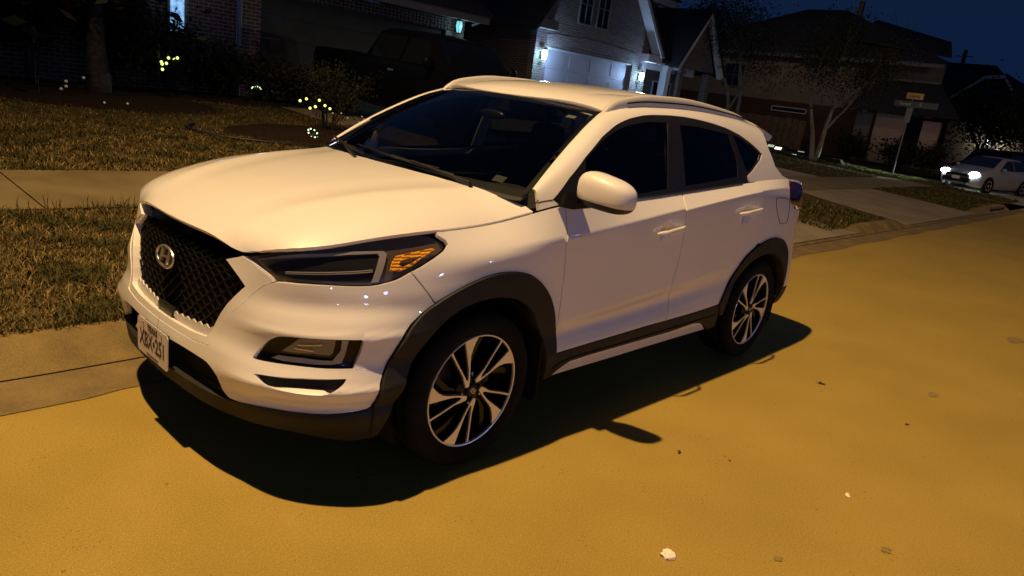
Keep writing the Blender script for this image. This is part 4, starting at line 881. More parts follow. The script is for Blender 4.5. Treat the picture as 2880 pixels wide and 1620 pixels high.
grass('strip_grass',16000,[(27.5,29.35,3.6,9.6,1.0)],(.05,.13),.010,[(thin_leaf(gm('bright_grass',(.10,.15,.035)),(.20,.26,.10)),.6),(G2,.3),(G4,.05),(G3,.05)],seed=6)
tu=MB(); rr=random.Random(8)
for k in range(60):
    x=rr.uniform(-.9,1.5); y=3.43+rr.uniform(-.03,.05); z=gz(x,y); h=rr.uniform(.06,.15); a=rr.uniform(-.06,.06); tu.add([(x-.004,y,z),(x+.004,y,z),(x+a*.5+.003,y+.01,z+h*.6),(x+a*.5-.003,y+.01,z+h*.6),(x+a,y+rr.uniform(-.05,.05),z+h)],[(0,1,2,3),(3,2,4)])
o=tu.build('pavement_edge_grass',G4); o['kind']='stuff'

# ------------------------------------------------------------------ litter on the road
PAPER=mat('white_paper',(.82,.78,.70),.7); LEAF=mat('dead_leaf',(.06,.035,.012),.8); STAIN=noisy(mat('oil_stain',(.2,.14,.05),.7),(.19,.14,.045),(.27,.20,.07),scale=30)
def crumple(name,c,r,seed,label,fl=.6,m=PAPER,cat='litter',group=None):
    bm=bmesh.new(); bmesh.ops.create_icosphere(bm,subdivisions=2,radius=r); rr=random.Random(seed)
    for v in bm.verts: v.co*=rr.uniform(.55,1.25); v.co.z=abs(v.co.z)*fl
    me=bpy.data.meshes.new(name); bm.to_mesh(me); bm.free(); me.materials.append(m); o=bpy.data.objects.new(name,me); o.location=c; COL.objects.link(o); setp(o,label,cat,group)
crumple('crumpled_paper',(1.095,-1.835,.002),.030,4,'crumpled white paper scrap at the bottom of the photo, nearest to the viewer')
crumple('crumpled_paper',(2.217,-2.125,.002),.013,9,'tiny curled white paper scrap on the open road right of the larger one',.5)
crumple('crumpled_paper',(2.235,-2.118,.002),.009,12,'smallest white paper bit, touching the curled scrap on the road',.5)
def leaf(c,s,rz,label):
    P=[(-1,0,.10),(-.6,.35,.25),(-.1,.30,.12),(.2,.55,.35),(.45,.2,.15),(1,.05,.30),(.5,-.25,.12),(.1,-.5,.32),(-.4,-.25,.15),(-.8,-.2,.22)]; V=[(0,0,.02)]+[(x,y,z) for x,y,z in P]
    V=[(c[0]+s*(x*math.cos(rz)-y*math.sin(rz)),c[1]+s*(x*math.sin(rz)+y*math.cos(rz)),.002+s*z) for x,y,z in V]; F=[(0,i+1,(i+1)%10+1) for i in range(10)]
    setp(mobj('dead_leaf',V,F,LEAF),label,'leaf')
leaf((1.88,-1.425),.020,.4,'curled dark leaf on the road just below the mirror shadow')
leaf((3.615,-1.478),.032,1.9,'largest dark dead leaf, on the road right of the rear wheel shadow')
leaf((3.447,-2.055),.018,2.6,'small dark leaf on the open road near the right edge')
leaf((2.03,-1.62),.009,2.6,'tiny dark leaf fleck on the road left of the paper scraps')
def blot(c,rx,ry,seed):
    rr=random.Random(seed); n=18; V=[(c[0],c[1],.0035)]+[(c[0]+rx*math.cos(2*math.pi*i/n)*rr.uniform(.6,1.15),c[1]+ry*math.sin(2*math.pi*i/n)*rr.uniform(.6,1.15),.0035) for i in range(n)]
    o=mobj('road_stain',V,[(0,i+1,(i+1)%n+1) for i in range(n)],STAIN); o['kind']='structure'
for c,a,b_,s in (((4.21,-2.02),.07,.035,1),((1.90,-2.386),.028,.022,2),((6.7,-2.12),.16,.07,3),((1.45,-2.12),.022,.02,4),((.2,-1.62),.018,.014,5)): blot(c,a,b_,s)

# ------------------------------------------------------------------ houses
def brick(name,c1,c2,mortar,sc=1.0,axis='xz',rough=.9):
    m=bpy.data.materials.new(name); m.use_nodes=True; t=m.node_tree; b=t.nodes['Principled BSDF']; b.inputs['Roughness'].default_value=rough; b.inputs['Specular IOR Level'].default_value=.2
    tc=t.nodes.new('ShaderNodeTexCoord'); sp=t.nodes.new('ShaderNodeSeparateXYZ'); cb=t.nodes.new('ShaderNodeCombineXYZ'); br=t.nodes.new('ShaderNodeTexBrick')
    br.inputs['Scale'].default_value=1.0; br.inputs['Brick Width'].default_value=.21*sc; br.inputs['Row Height'].default_value=.075*sc; br.inputs['Mortar Size'].default_value=.009*sc; br.inputs['Color1'].default_value=(*c1,1); br.inputs['Color2'].default_value=(*c2,1); br.inputs['Mortar'].default_value=(*mortar,1)
    ad=t.nodes.new('ShaderNodeMath'); ad.operation='ADD'; t.links.new(tc.outputs['Object'],sp.inputs[0]); t.links.new(sp.outputs['X'],ad.inputs[0]); t.links.new(sp.outputs['Y'],ad.inputs[1]); t.links.new(ad.outputs[0],cb.inputs[0]); t.links.new(sp.outputs['Z'],cb.inputs[1]); t.links.new(cb.outputs[0],br.inputs['Vector'])
    n=t.nodes.new('ShaderNodeTexNoise'); n.inputs['Scale'].default_value=1.3; n.inputs['Detail'].default_value=8; mx=t.nodes.new('ShaderNodeMixRGB'); mx.blend_type='MULTIPLY'; mx.inputs[0].default_value=.55; t.links.new(tc.outputs['Object'],n.inputs['Vector']); t.links.new(br.outputs['Color'],mx.inputs[1]); t.links.new(n.outputs['Color'],mx.inputs[2]); t.links.new(mx.outputs[0],b.inputs['Base Color'])
    bp=t.nodes.new('ShaderNodeBump'); bp.inputs['Strength'].default_value=.8; bp.inputs['Distance'].default_value=.02; iv=t.nodes.new('ShaderNodeMath'); iv.operation='SUBTRACT'; iv.inputs[0].default_value=1; t.links.new(br.outputs['Fac'],iv.inputs[1]); t.links.new(iv.outputs[0],bp.inputs['Height']); t.links.new(bp.outputs[0],b.inputs['Normal'])
    return m
BR_DARK=brick('red_brown_brick',(.10,.055,.04),(.14,.08,.06),(.30,.27,.25)); BR_PALE=brick('tan_grey_brick',(.26,.21,.18),(.17,.135,.11),(.36,.33,.31)); BR_RED=brick('rust_brick',(.11,.058,.034),(.085,.046,.028),(.14,.10,.07)); BR_WHITE=brick('whitewashed_brick',(.70,.55,.42),(.62,.47,.36),(.70,.58,.48))
SOLD=brick('soldier_brick',(.45,.40,.38),(.33,.29,.27),(.20,.18,.17)); SIDE=noisy(mat('tan_siding',(.34,.25,.17),.85),(.17,.145,.11),(.21,.178,.135),scale=1.5)
SHING=noisy(mat('roof_shingles',(.03,.03,.034),.9,spec=.1),(.022,.022,.026),(.045,.045,.05),scale=20,bump=.4,bscale=40,dist=.02)
TRW=mat('white_trim_paint',(.62,.62,.62),.6); TRG=mat('grey_trim_paint',(.16,.15,.14),.7); GDOOR=mat('garage_door_paint',(.42,.41,.46),.55); DGD=noisy(mat('brown_garage_door',(.035,.028,.024),.8),(.016,.013,.011),(.026,.021,.018),scale=3)
DARKG=mat('dark_window_glass',(.008,.010,.014),.06,coat=.6); WOODF=noisy(mat('fence_board',(.16,.11,.07),.9),(.12,.08,.05),(.20,.145,.095),scale=4)
def emit(name,c,s): return mat(name,(.02,.02,.02),.5,emit=c,es=s)
LEDW=emit('cool_lamp_glow',(.55,.92,1.0),26.0); WIN=noisy(emit('frosted_lit_pane',(.30,.62,1.0),1.0),(.02,.02,.02),(.03,.03,.03),scale=3)
wt=WIN.node_tree; tc_=wt.nodes.new('ShaderNodeTexCoord'); nn=wt.nodes.new('ShaderNodeTexNoise'); nn.inputs['Scale'].default_value=14; rp=wt.nodes.new('ShaderNodeValToRGB'); rp.color_ramp.elements[0].position=.35; rp.color_ramp.elements[1].position=.65; rp.color_ramp.elements[0].color=(.10,.27,.62,1); rp.color_ramp.elements[1].color=(.34,.62,1,1)
wt.links.new(tc_.outputs['Object'],nn.inputs['Vector']); wt.links.new(nn.outputs['Fac'],rp.inputs[0]); wt.links.new(rp.outputs[0],wt.nodes['Principled BSDF'].inputs['Emission Color'])
def wallp(name,pts,d,m,parent): b=MB(); b.prism(pts,d); return b.build(name,m,parent)
def winframe(parent,c,w_,h,ax,nrm,bars=(2,2),name='window',fm=TRW,gm_=DARKG,lab=None):
    """window: frame with glazing bars, pane as a sub-part; ax along the wall, nrm outward"""
    c=Vector(c);ax=Vector(ax);n=Vector(nrm);up=Vector((0,0,1)); f=MB(); t=.05
    def bar(a,b_,wd,dp=.05):
        a=c+ax*a[0]+up*a[1];b2=c+ax*b_[0]+up*b_[1]; dr=(b2-a).normalized(); s=dr.cross(n)*wd/2; f.prism([a-s,a+s,b2+s,b2-s],n*dp)
    bar((-w_/2,-h/2),(w_/2,-h/2),t,.06);bar((-w_/2,h/2),(w_/2,h/2),t,.06);bar((-w_/2,-h/2+t/2),(-w_/2,h/2-t/2),t,.055);bar((w_/2,-h/2+t/2),(w_/2,h/2-t/2),t,.055)
    for i in range(1,bars[0]): x=-w_/2+w_*i/bars[0]; bar((x,-h/2+t/2),(x,h/2-t/2),.03,.045)
    for i in range(1,bars[1]): z=-h/2+h*i/bars[1]; bar((-w_/2+t/2,z),(w_/2-t/2,z),.03,.04)
    o=f.build(name,fm,parent); g=MB(); g.prism([c+ax*sx_*(w_/2-.01)+up*sz*(h/2-.01)+n*.008 for sx_,sz in ((-1,-1),(1,-1),(1,1),(-1,1))],n*.012); g.build('pane',gm_,o); return o
def lantern(parent,c,nrm,power,col,name='coach_lamp',r=.10):
    c=Vector(c);n=Vector(nrm); b=MB(); p=c+n*.16; b.lathe([(0,.22),(.03,.21),(.09,.17),(.095,.16),(0,.16)],p,12,'z'); b.lathe([(0,-.17),(.06,-.16),(.065,-.14),(0,-.14)],p,12,'z')
    for k in range(4): a=math.pi/4+k*math.pi/2; b.tube([p+Vector((.085*math.cos(a),.085*math.sin(a),.16)),p+Vector((.10*math.cos(a),.10*math.sin(a),.02)),p+Vector((.06*math.cos(a),.06*math.sin(a),-.15))],.006,5)
    b.tube([c,c+n*.08+Vector((0,0,.0)),c+n*.16+Vector((0,0,.24))],.012,6); b.box(tuple(c+n*.008),(.10 if abs(n.y)>.5 else .02,.02 if abs(n.y)>.5 else .10,.22)); o=b.build(name,BLK,parent)
    g=MB(); g.lathe([(0,.155),(.07,.15),(.088,.03),(.055,-.13),(0,-.135)],p,14,'z'); g.build('lamp_glass',LEDW if power>20 else LEDD,o,True)
    lamp('lamp_light',tuple(p+n*.16+Vector((0,0,.0))),power,col,.09); return o
LEDD=emit('dim_cyan_glow',(.16,.50,.58),1.6)

# house A: dark brick house on the left, garage wing with the brown door
HA=empty('brick_house',(8,12.6,.6),'dark brick house behind the black pickup, tall narrow lit window and brown garage door','house')
zb=.45
wallp('wall',[(2.2,12.8,zb),(6.6,12.8,zb),(6.6,12.8,6.2),(2.2,12.8,6.2)],(0,.2,0),BR_DARK,HA)
wallp('wall',[(6.62,12.6,zb),(7.05,12.6,zb),(7.05,12.6,3.25),(6.62,12.6,3.25)],(0,.2,0),BR_DARK,HA)
wallp('wall',[(12.35,12.6,zb),(13.0,12.6,zb),(13.0,12.6,3.25),(12.35,12.6,3.25)],(0,.2,0),BR_PALE,HA)
wallp('wall',[(13.0,12.82,zb),(13.0,22,zb),(13.0,22,3.25),(13.0,12.82,3.25)],(-.2,0,0),BR_DARK,HA)
gd=MB()
for k in range(5): gd.prism([(7.06,12.70,zb+.1+.47*k),(12.34,12.70,zb+.1+.47*k),(12.34,12.70,zb+.1+.47*k+.462),(7.06,12.70,zb+.1+.47*k+.462)],(0,.05,0))
gd.build('garage_door',DGD,HA)
so=MB()
for k in range(52): so.prism([(6.66+k*.122,12.585,2.86),(6.66+k*.122+.10,12.585,2.86),(6.66+k*.122+.10,12.585,3.16),(6.66+k*.122,12.585,3.16)],(0,.1,0))
so.build('soldier_course',BR_DARK,HA)
wallp('soffit',[(6.3,12.2,3.19),(13.45,12.2,3.19),(13.45,12.62,3.19),(6.3,12.62,3.19)],(0,0,.03),TRG,HA); wallp('fascia',[(6.3,12.16,3.17),(13.5,12.16,3.17),(13.5,12.16,3.38),(6.3,12.16,3.38)],(0,.035,0),TRG,HA)
wallp('roof',[(6.1,12.12,3.36),(13.6,12.12,3.36),(13.6,17.5,6.3),(6.1,17.5,6.3)],(0,0,.10),SHING,HA); wallp('roof',[(1.4,12.4,6.2),(6.9,12.4,6.2),(6.9,17.5,9.0),(1.4,17.5,9.0)],(0,0,.1),SHING,HA)
ds=MB(); ds.tube([(6.55,12.55,zb),(6.55,12.55,3.0),(6.60,12.3,3.25)],.045,6); ds.build('downspout',TRG,HA); ds=MB(); ds.tube([(13.2,12.52,3.1),(13.3,12.35,3.2),(13.4,12.2,3.22),(13.42,12.2,3.30)],.035,6); ds.build('downspout',TRG,HA)
w1=winframe(HA,(5.33,12.78,2.9),.34,2.25,(1,0,0),(0,-1,0),(1,3),fm=TRG,gm_=WIN); w1['label']='tall narrow window lit blue'
lantern(HA,(12.66,12.6,2.98),(0,-1,0),7,(.45,.85,1.0))
lamp('window_glow',(5.33,12.3,2.9),3,(.4,.65,1),.3)
# unseen point lamp lights the brick right of the window
lamp('brick_glow',(6.0,11.4,3.0),3.5,(.75,.78,1.0),.15)

# house B: pale brick gable with two bright lamps
HB=empty('gabled_house',(19,13,.65),'pale brick house with steep gable and white garage door between two bright lamps','house')
zb=.55
gA=[(16.42,13,zb),(16.42,13,3.72),(19.45,13,7.4),(22.75,13,3.72),(22.75,13,zb),(21.84,13,zb),(21.84,13,3.0),(17.02,13,3.0),(17.02,13,zb)]
wallp('wall',gA,(0,.25,0),BR_PALE,HB); wallp('wall',[(16.42,13.26,zb),(16.42,21,zb),(16.42,21,3.72),(16.42,13.26,3.72)],(.2,0,0),BR_DARK,HB)
gd=MB()
for k in range(4):
    for j in range(4): x0=17.05+j*1.1975; z0=zb+.03+k*.6; gd.prism([(x0,13.16,z0),(x0+1.19,13.16,z0),(x0+1.19,13.16,z0+.592),(x0,13.16,z0+.592)],(0,.04,0)); gd.prism([(x0+.12,13.145,z0+.10),(x0+1.07,13.145,z0+.10),(x0+1.07,13.145,z0+.49),(x0+.12,13.145,z0+.49)],(0,.02,0))
gd.build('garage_door',GDOOR,HB)
fr_=MB(); fr_.prism([(17.0,13.05,2.96),(21.86,13.05,2.96),(21.86,13.05,3.05),(17.0,13.05,3.05)],(0,.12,0)); fr_.build('door_frame',TRW,HB)
so=MB()
for k in range(56): x=16.95+k*.088; so.prism([(x,12.985,3.06+.10*math.sin(math.pi*k/55)),(x+.074,12.985,3.06+.10*math.sin(math.pi*k/55)),(x+.074,12.985,3.40+.10*math.sin(math.pi*k/55)),(x,12.985,3.40+.10*math.sin(math.pi*k/55))],(0,.1,0))
so.build('soldier_course',SOLD,HB)
for xc in (18.65,19.62): w2=winframe(HB,(xc,13.0,4.55),.66,1.25,(1,0,0),(0,-1,0),(2,2),fm=TRG)
def rake(a,b_,h=.26,yo=12.62,dp=.42,m=TRW):
    a=Vector(a);b_=Vector(b_); r=MB(); r.prism([(a.x,yo,a.z),(b_.x,yo,b_.z),(b_.x,yo,b_.z+h),(a.x,yo,a.z+h)],(0,dp,0)); return r
rk=rake((16.05,0,3.45),(19.45,0,7.5)); rk.build('fascia',TRG,HB); rk=rake((23.1,0,3.42),(19.45,0,7.5)); rk.build('fascia',TRW,HB)
wallp('eave_return',[(16.1,12.65,3.50),(17.0,12.65,3.50),(17.0,12.65,3.78),(16.1,12.65,3.78)],(0,.36,0),TRG,HB); wallp('eave_return',[(22.3,12.65,3.18),(23.2,12.65,3.18),(23.2,12.65,3.45),(22.3,12.65,3.45)],(0,.36,0),TRW,HB)
wallp('roof',[(15.9,12.58,3.40),(19.45,12.58,7.76),(19.45,21,7.76),(15.9,21,3.40)],(-.08,0,.10),SHING,HB); wallp('roof',[(23.25,12.58,3.40),(19.45,12.58,7.76),(19.45,21,7.76),(23.25,21,3.40)],(.08,0,.10),SHING,HB)
# two-storey mass behind with sloping white fascia, and the porch wing
wallp('wall',[(22.0,16.5,zb),(28.2,16.5,zb),(28.2,16.5,6.1),(22.0,16.5,6.1)],(0,.25,0),BR_PALE,HB); wallp('fascia',[(21.0,16.0,6.0),(28.9,16.0,6.0),(28.9,16.0,6.28),(21.0,16.0,6.28)],(0,.5,0),TRW,HB); wallp('roof',[(20.8,15.9,6.26),(29.1,15.9,6.26),(27.2,20.5,9.0),(21.5,20.5,9.0)],(0,0,.1),SHING,HB)
wallp('porch_wall',[(22.78,14.4,zb),(27.4,14.4,zb),(27.4,14.4,3.2),(22.78,14.4,3.2)],(0,.2,0),BR_PALE,HB)
wallp('porch_beam',[(22.8,13.4,3.0),(27.0,13.4,3.0),(27.0,13.4,3.32),(22.8,13.4,3.32)],(0,.3,0),TRW,HB)
pr=MB(); pr.prism([(22.85,13.2,3.34),(25.3,13.2,3.34),(25.3,16.4,4.9),(22.85,16.4,4.9)],(0,0,.08)); pr.build('porch_roof',SHING,HB)
wallp('porch_gable',[(25.3,13.1,3.3),(28.1,13.1,3.3),(26.7,13.1,5.25)],(0,.2,0),BR_PALE,HB)
rk=MB(); rk.prism([(24.95,12.9,3.12),(26.7,12.9,5.35),(26.7,12.9,5.62),(24.75,12.9,3.22)],(0,.2,0)); rk.prism([(28.45,12.9,3.12),(26.7,12.9,5.35),(26.7,12.9,5.62),(28.65,12.9,3.22)],(0,.2,0)); rk.build('fascia',TRW,HB)
wallp('porch_gable_roof',[(24.7,12.85,3.2),(26.7,12.85,5.62),(26.7,16.5,5.62),(24.7,16.5,3.2)],(-.05,0,.09),SHING,HB); wallp('porch_gable_roof',[(28.7,12.85,3.2),(26.7,12.85,5.62),(26.7,16.5,5.62),(28.7,16.5,3.2)],(.05,0,.09),SHING,HB)
for x in (24.7,28.0,25.7): cl=MB(); cl.box((x,13.35,1.9),(.30,.30,2.7)); cl.box((x,13.35,3.15),(.42,.42,.12)); cl.box((x,13.35,.62),(.42,.42,.16)); cl.build('column',BR_PALE if x>25 else TRW,HB)
dr=MB(); dr.prism([(23.3,14.36,zb),(24.3,14.36,zb),(24.3,14.36,2.75),(23.3,14.36,2.75)],(0,.05,0)); dr.build('front_door',mat('blue_grey_door',(.10,.13,.18),.4),HB)
winframe(HB,(26.2,14.39,1.9),1.4,1.5,(1,0,0),(0,-1,0),(3,2)); winframe(HB,(24.4,16.5,4.75),.9,1.1,(1,0,0),(0,-1,0),(2,2))
lantern(HB,(16.72,13.0,2.72),(0,-1,0),85,(.36,.58,1.0)); lantern(HB,(22.30,13.0,2.62),(0,-1,0),85,(.36,.58,1.0))
pq=MB(); pq.prism([(16.60,12.975,1.62),(16.94,12.975,1.62),(16.94,12.975,1.86),(16.60,12.975,1.86)],(0,.03,0)); pq.build('address_plaque',TRIM,HB)
fe=MB()
for k in range(14): fe.box((24.0+k*.16,12.6,1.05),(.03,.03,.8))
fe.box((25.1,12.6,1.44),(2.3,.04,.04)); fe.box((25.1,12.6,.72),(2.3,.04,.04)); setp(fe.build('porch_railing',TRIM),'low dark metal railing in front of the porch of the pale gabled house','railing')

# house C: big two-storey tan and brick house across the side street (faces this way)
X=44.0
HC=empty('tan_house',(X,16,.3),'dark two-storey tan siding house over rust brick ground floor, across the side street','house')
def pX(y,z,x=X): return (x,y,z)
wallp('wall',[pX(9.6,.2),pX(24,.2),pX(24,3.02),pX(9.6,3.02)],(.3,0,0),BR_RED,HC); wallp('upper_wall',[(X-.03,12.2,3.03),(X-.03,24,3.03),(X-.03,24,5.66),(X-.03,12.2,5.66)],(.3,0,0),SIDE,HC)
wallp('fascia',[(X-.5,8.2,5.60),(X-.5,25,5.60),(X-.5,25,5.82),(X-.5,8.2,5.82)],(.05,0,0),TRG,HC)
wallp('roof',[(X-.6,8.0,5.84),(X-.6,25.2,5.84),(X+5,18.5,9.1),(X+5,16.0,9.1)],(0,0,.1),SHING,HC)
wallp('side_wall',[(X-.02,11.9,.2),(X-.02,11.6,.2),(X-.02,11.6,5.6),(X-.02,11.9,5.6)],(.3,0,0),SIDE,HC)
wallp('gable',[(X+.6,8.4,3.0),(X+.6,13.2,3.0),(X+.6,13.2,5.6),(X+.6,8.4,5.9)],(.3,0,0),SIDE,HC)
wallp('roof',[(X+.2,8.1,6.2),(X+.2,13.6,6.9),(X+5,14,8.6),(X+5,9.5,7.5)],(0,0,.1),SHING,HC)
winframe(HC,(X-.04,20.3,4.3),1.4,1.4,(0,1,0),(-1,0,0),(2,2),fm=TRG); winframe(HC,(X-.01,16.2,2.55),2.2,.25,(0,1,0),(-1,0,0),(1,1),fm=TRW)
ch=MB(); ch.box((X+4.6,15.0,8.9),(.28,.28,1.6)); ch.build('chimney',TRIM,HC)
wallp('garden_wall_panel',[(X-1.6,9.0,.3),(X-1.6,10.55,.3),(X-1.6,10.55,2.95),(X-1.6,9.0,2.95)],(.3,0,0),BR_WHITE,HC)['label']='pale whitewashed brick bay'
wallp('garden_wall_panel',[(X-1.6,7.3,.3),(X-1.6,8.15,.3),(X-1.6,8.15,2.8),(X-1.6,7.3,2.8)],(.3,0,0),BR_WHITE,HC)['label']='narrow pale brick bay right of the wide one'
wallp('shutter',[(X-1.6,10.75,.9),(X-1.6,11.6,.9),(X-1.6,11.6,2.9),(X-1.6,10.75,2.9)],(.2,0,0),TRG,HC); wallp('porch_roof',[(X-2.2,6.4,3.0),(X-2.2,12.2,3.0),(X+1,11.0,5.0),(X+1,8.6,5.0)],(0,0,.1),SHING,HC)
fnc=empty('wooden_fence',(X-.6,19,.2),'dark vertical board fence before the brick ground floor of the tan house','fence')
for k in range(14): b=MB(); b.prism([(X-.9,14.6+k*.42,.2),(X-.9,14.6+k*.42+.39,.2),(X-.9,14.6+k*.42+.39,2.0+.03*(k%3)),(X-.9,14.6+k*.42,2.0+.03*(k%3))],(.03,0,0)); b.build('board',WOODF,fnc)
# house D behind on the right with the clipped gable
X2=58.0
HD_=empty('clipped_gable_house',(X2,8,.3),'far dark house with pale trimmed clipped gable at the right edge','house')
wallp('wall',[(X2,3.6,.2),(X2,11.6,.2),(X2,11.6,4.0),(X2,3.6,4.0)],(.3,0,0),BR_DARK,HD_)
wallp('gable',[(X2-.05,6.0,4.0),(X2-.05,10.9,4.0),(X2-.05,8.9,6.3),(X2-.05,8.0,6.3)],(.3,0,0),BR_DARK,HD_)
wallp('roof',[(X2-.4,11.9,3.9),(X2-.4,9.0,6.7),(X2+3,9.4,7.0),(X2+3,12.4,7.0),(X2+1,14.5,4.2)],(0,0,.1),SHING,HD_); wallp('roof',[(X2-.4,5.6,3.9),(X2-.4,8.0,6.7),(X2+3,8.4,7.0),(X2+3,4.4,5.0)],(0,0,.1),SHING,HD_)
rk=MB()
for a,b_ in (((11.6,4.05),(9.0,6.35)),((9.0,6.35),(7.9,6.5)),((7.9,6.5),(5.5,3.6)),((8.7,5.6),(7.0,3.9))): rk.prism([(X2-.5,a[0],a[1]),(X2-.5,b_[0],b_[1]),(X2-.5,b_[0],b_[1]+.22),(X2-.5,a[0],a[1]+.22)],(.3,0,0))
rk.build('fascia',TRW,HD_)
wallp('garage_door',[(X2-4.5,3.4,.3),(X2-4.5,6.4,.3),(X2-4.5,6.4,2.6),(X2-4.5,3.4,2.6)],(.1,0,0),mat('warm_white_door',(.75,.62,.5),.6),HD_); wallp('wall',[(X2-4.4,1,.3),(X2-4.4,9.5,.3),(X2-4.4,9.5,3.3),(X2-4.4,1,3.3)],(.2,0,0),BR_PALE,HD_)
wallp('roof',[(X2-5,.6,3.3),(X2-5,9.9,3.3),(X2+.5,9.0,6.2),(X2+.5,2.0,6.2)],(0,0,.1),SHING,HD_)
lantern(HD_,(X2-4.5,7.0,2.25),(-1,0,0),60,(1.0,.85,.62))
# far roofs behind
FR=empty('far_house',(80,14,.3),'low dark roofline of a far house between the tan house and the clipped gable','house'); wallp('roof',[(80,8,5.2),(80,24,5.2),(80,19,9.4),(80,13,9.4)],(.4,0,.1),SHING,FR); wallp('wall',[(80.3,9,.2),(80.3,23,.2),(80.3,23,5.2),(80.3,9,5.2)],(.3,0,0),BR_DARK,FR)
# poles on the skyline
POLE=noisy(mat('pole_wood',(.02,.017,.014),.9),(.015,.012,.01),(.03,.025,.02),scale=6)
for (x,y,z0,z1,r_,lab) in ((110,22.6,0,14.0,.30,'thickest dark utility pole standing above the clipped gable house roof'),(150,34.3,0,13.2,.2,'thin dark utility pole just right of the thickest one'),(150,44.5,0,11.2,.14,'left one of two faint thin poles near the far roofline'),(150,42.2,0,11.0,.14,'right one of two faint thin poles near the far roofline')):
    b=MB(); b.tube([(x,y,z0),(x,y,z1)],[r_,r_*.8],8); b.tube([(x-.1,y-1.1,z1-.8),(x-.1,y+1.1,z1-.8)],.06,5) if r_>.25 else None; setp(b.build('utility_pole',POLE),lab,'pole','utility poles on the skyline')

# ------------------------------------------------------------------ trees, shrubs
BARK=noisy(mat('bark',(.04,.03,.025),.9),(.022,.017,.013),(.055,.043,.034),scale=12,bump=.6,bscale=30,dist=.02); PBARK=noisy(mat('smooth_pale_bark',(.30,.27,.23),.8),(.12,.11,.09),(.22,.20,.16),scale=6,bump=.2,bscale=20,dist=.01)
LF1=gm('leaf_dark',(.012,.018,.008)); LF2=gm('leaf_olive',(.026,.030,.012)); LF3=gm('leaf_brown',(.045,.030,.014))
def crown_mesh(pts,n,size,rad,seed):
    r=np.random.RandomState(seed); P=np.array([tuple(p) for p in pts]); c=P[r.randint(len(P),size=n)]+r.normal(0,1,(n,3))*rad; S=size*r.uniform(.6,1.4,n)
    a=r.normal(0,1,(n,3));a/=np.linalg.norm(a,axis=1,keepdims=True); b=np.cross(a,r.normal(0,1,(n,3)));b/=np.linalg.norm(b,axis=1,keepdims=True)
    V=np.stack([c-a*S[:,None],c+b*S[:,None]*.45,c+a*S[:,None],c-b*S[:,None]*.45],1).reshape(-1,3); F=[(4*i,4*i+1,4*i+2,4*i+3) for i in range(n)]; return V,F,r.choice(3,n,p=[.5,.35,.15])
def tree(name,base,h,spread,trunks,label,cat='tree',bark=PBARK,leaves=3000,lsize=.05,seed=1,group=None,split=.35,rad=.28,r0=.09,leaf=True):
    rr=random.Random(seed); T=empty(name,base,label,cat,group); tips=[]; mb=MB()
    def limb(p,d,L,r,dep):
        n=5; P=[p]; 
        for i in range(n): d=(d+Vector((rr.uniform(-.16,.16),rr.uniform(-.16,.16),rr.uniform(-.02,.12)))).normalized(); P.append(P[-1]+d*L/n)
        mb.tube(P,[r*(1-.5*i/n) for i in range(n+1)],6 if r>.02 else 4)
        if dep==0: tips.extend([P[-1],P[-2],P[3]]); return
        if dep<2: tips.append(P[-1])
        for k in range(rr.choice((2,3,3))):
            a=rr.uniform(0,6.28); s=rr.uniform(.35,.8); limb(P[-1] if k<2 else P[3],(d+Vector((math.cos(a)*s,math.sin(a)*s,rr.uniform(-.1,.35)))*spread).normalized(),L*rr.uniform(.55,.75),r*.5,dep-1)
    for k in range(trunks):
        a=2*math.pi*k/trunks+rr.uniform(-.5,.5); d=Vector((math.cos(a)*.22*(trunks>1),math.sin(a)*.22*(trunks>1),1)).normalized()
        limb(Vector(base)+Vector((math.cos(a)*r0*.7*(trunks>1),math.sin(a)*r0*.7*(trunks>1),-.05)),d,h*split,r0,3)
    t_=mb.build('trunk',bark,T,True)
    if leaf:
        V,F,MI=crown_mesh(tips,leaves,lsize,rad,seed); mobj('crown',V,F,[LF1,LF2,LF3],T,MI=MI)
    return T
tree('street_tree',(27.3,7.75,.40),5.2,1.0,2,'slim pale-barked tree nearest the lit strip of grass, thin leafy crown','tree',leaves=9000,lsize=.050,seed=4,group='young trees on the corner lawn',split=.40,rad=.42,r0=.11)
tree('street_tree',(29.6,12.6,.60),6.0,1.0,2,'pale-barked forked tree standing left of the one by the lit grass','tree',leaves=11000,lsize=.055,seed=9,group='young trees on the corner lawn',split=.38,rad=.5,r0=.13)
tree('garden_tree',(3.3,11.0,.54),6.5,1.35,1,'thick dark tree trunk at the far left in front of the brick house','tree',bark=BARK,leaves=13000,lsize=.13,seed=12,split=.27,rad=.62,r0=.20)
tree('garden_tree',(.2,11.6,.6),5.5,1.4,1,'dark leafy tree cut off by the left edge of the photo','tree',bark=BARK,leaves=13000,lsize=.13,seed=15,split=.24,rad=.65,r0=.16)
tree('far_tree',(50,6.8,.2),5.6,1.3,2,'dark leafy tree behind the street sign, left of the oncoming car','tree',bark=BARK,leaves=9000,lsize=.09,seed=17,split=.34,rad=.75,r0=.15)
tree('far_tree',(46,3.6,.2),5.0,1.4,2,'dark tree with pale forked trunk rising behind the oncoming white car','tree',leaves=9000,lsize=.085,seed=21,split=.34,rad=.7,r0=.13)
tree('bare_tree',(60,17.5,.2),11,1.1,1,'faint leafless branches against the sky behind the tan house roof','tree',bark=BARK,seed=31,split=.42,r0=.12,leaf=False)
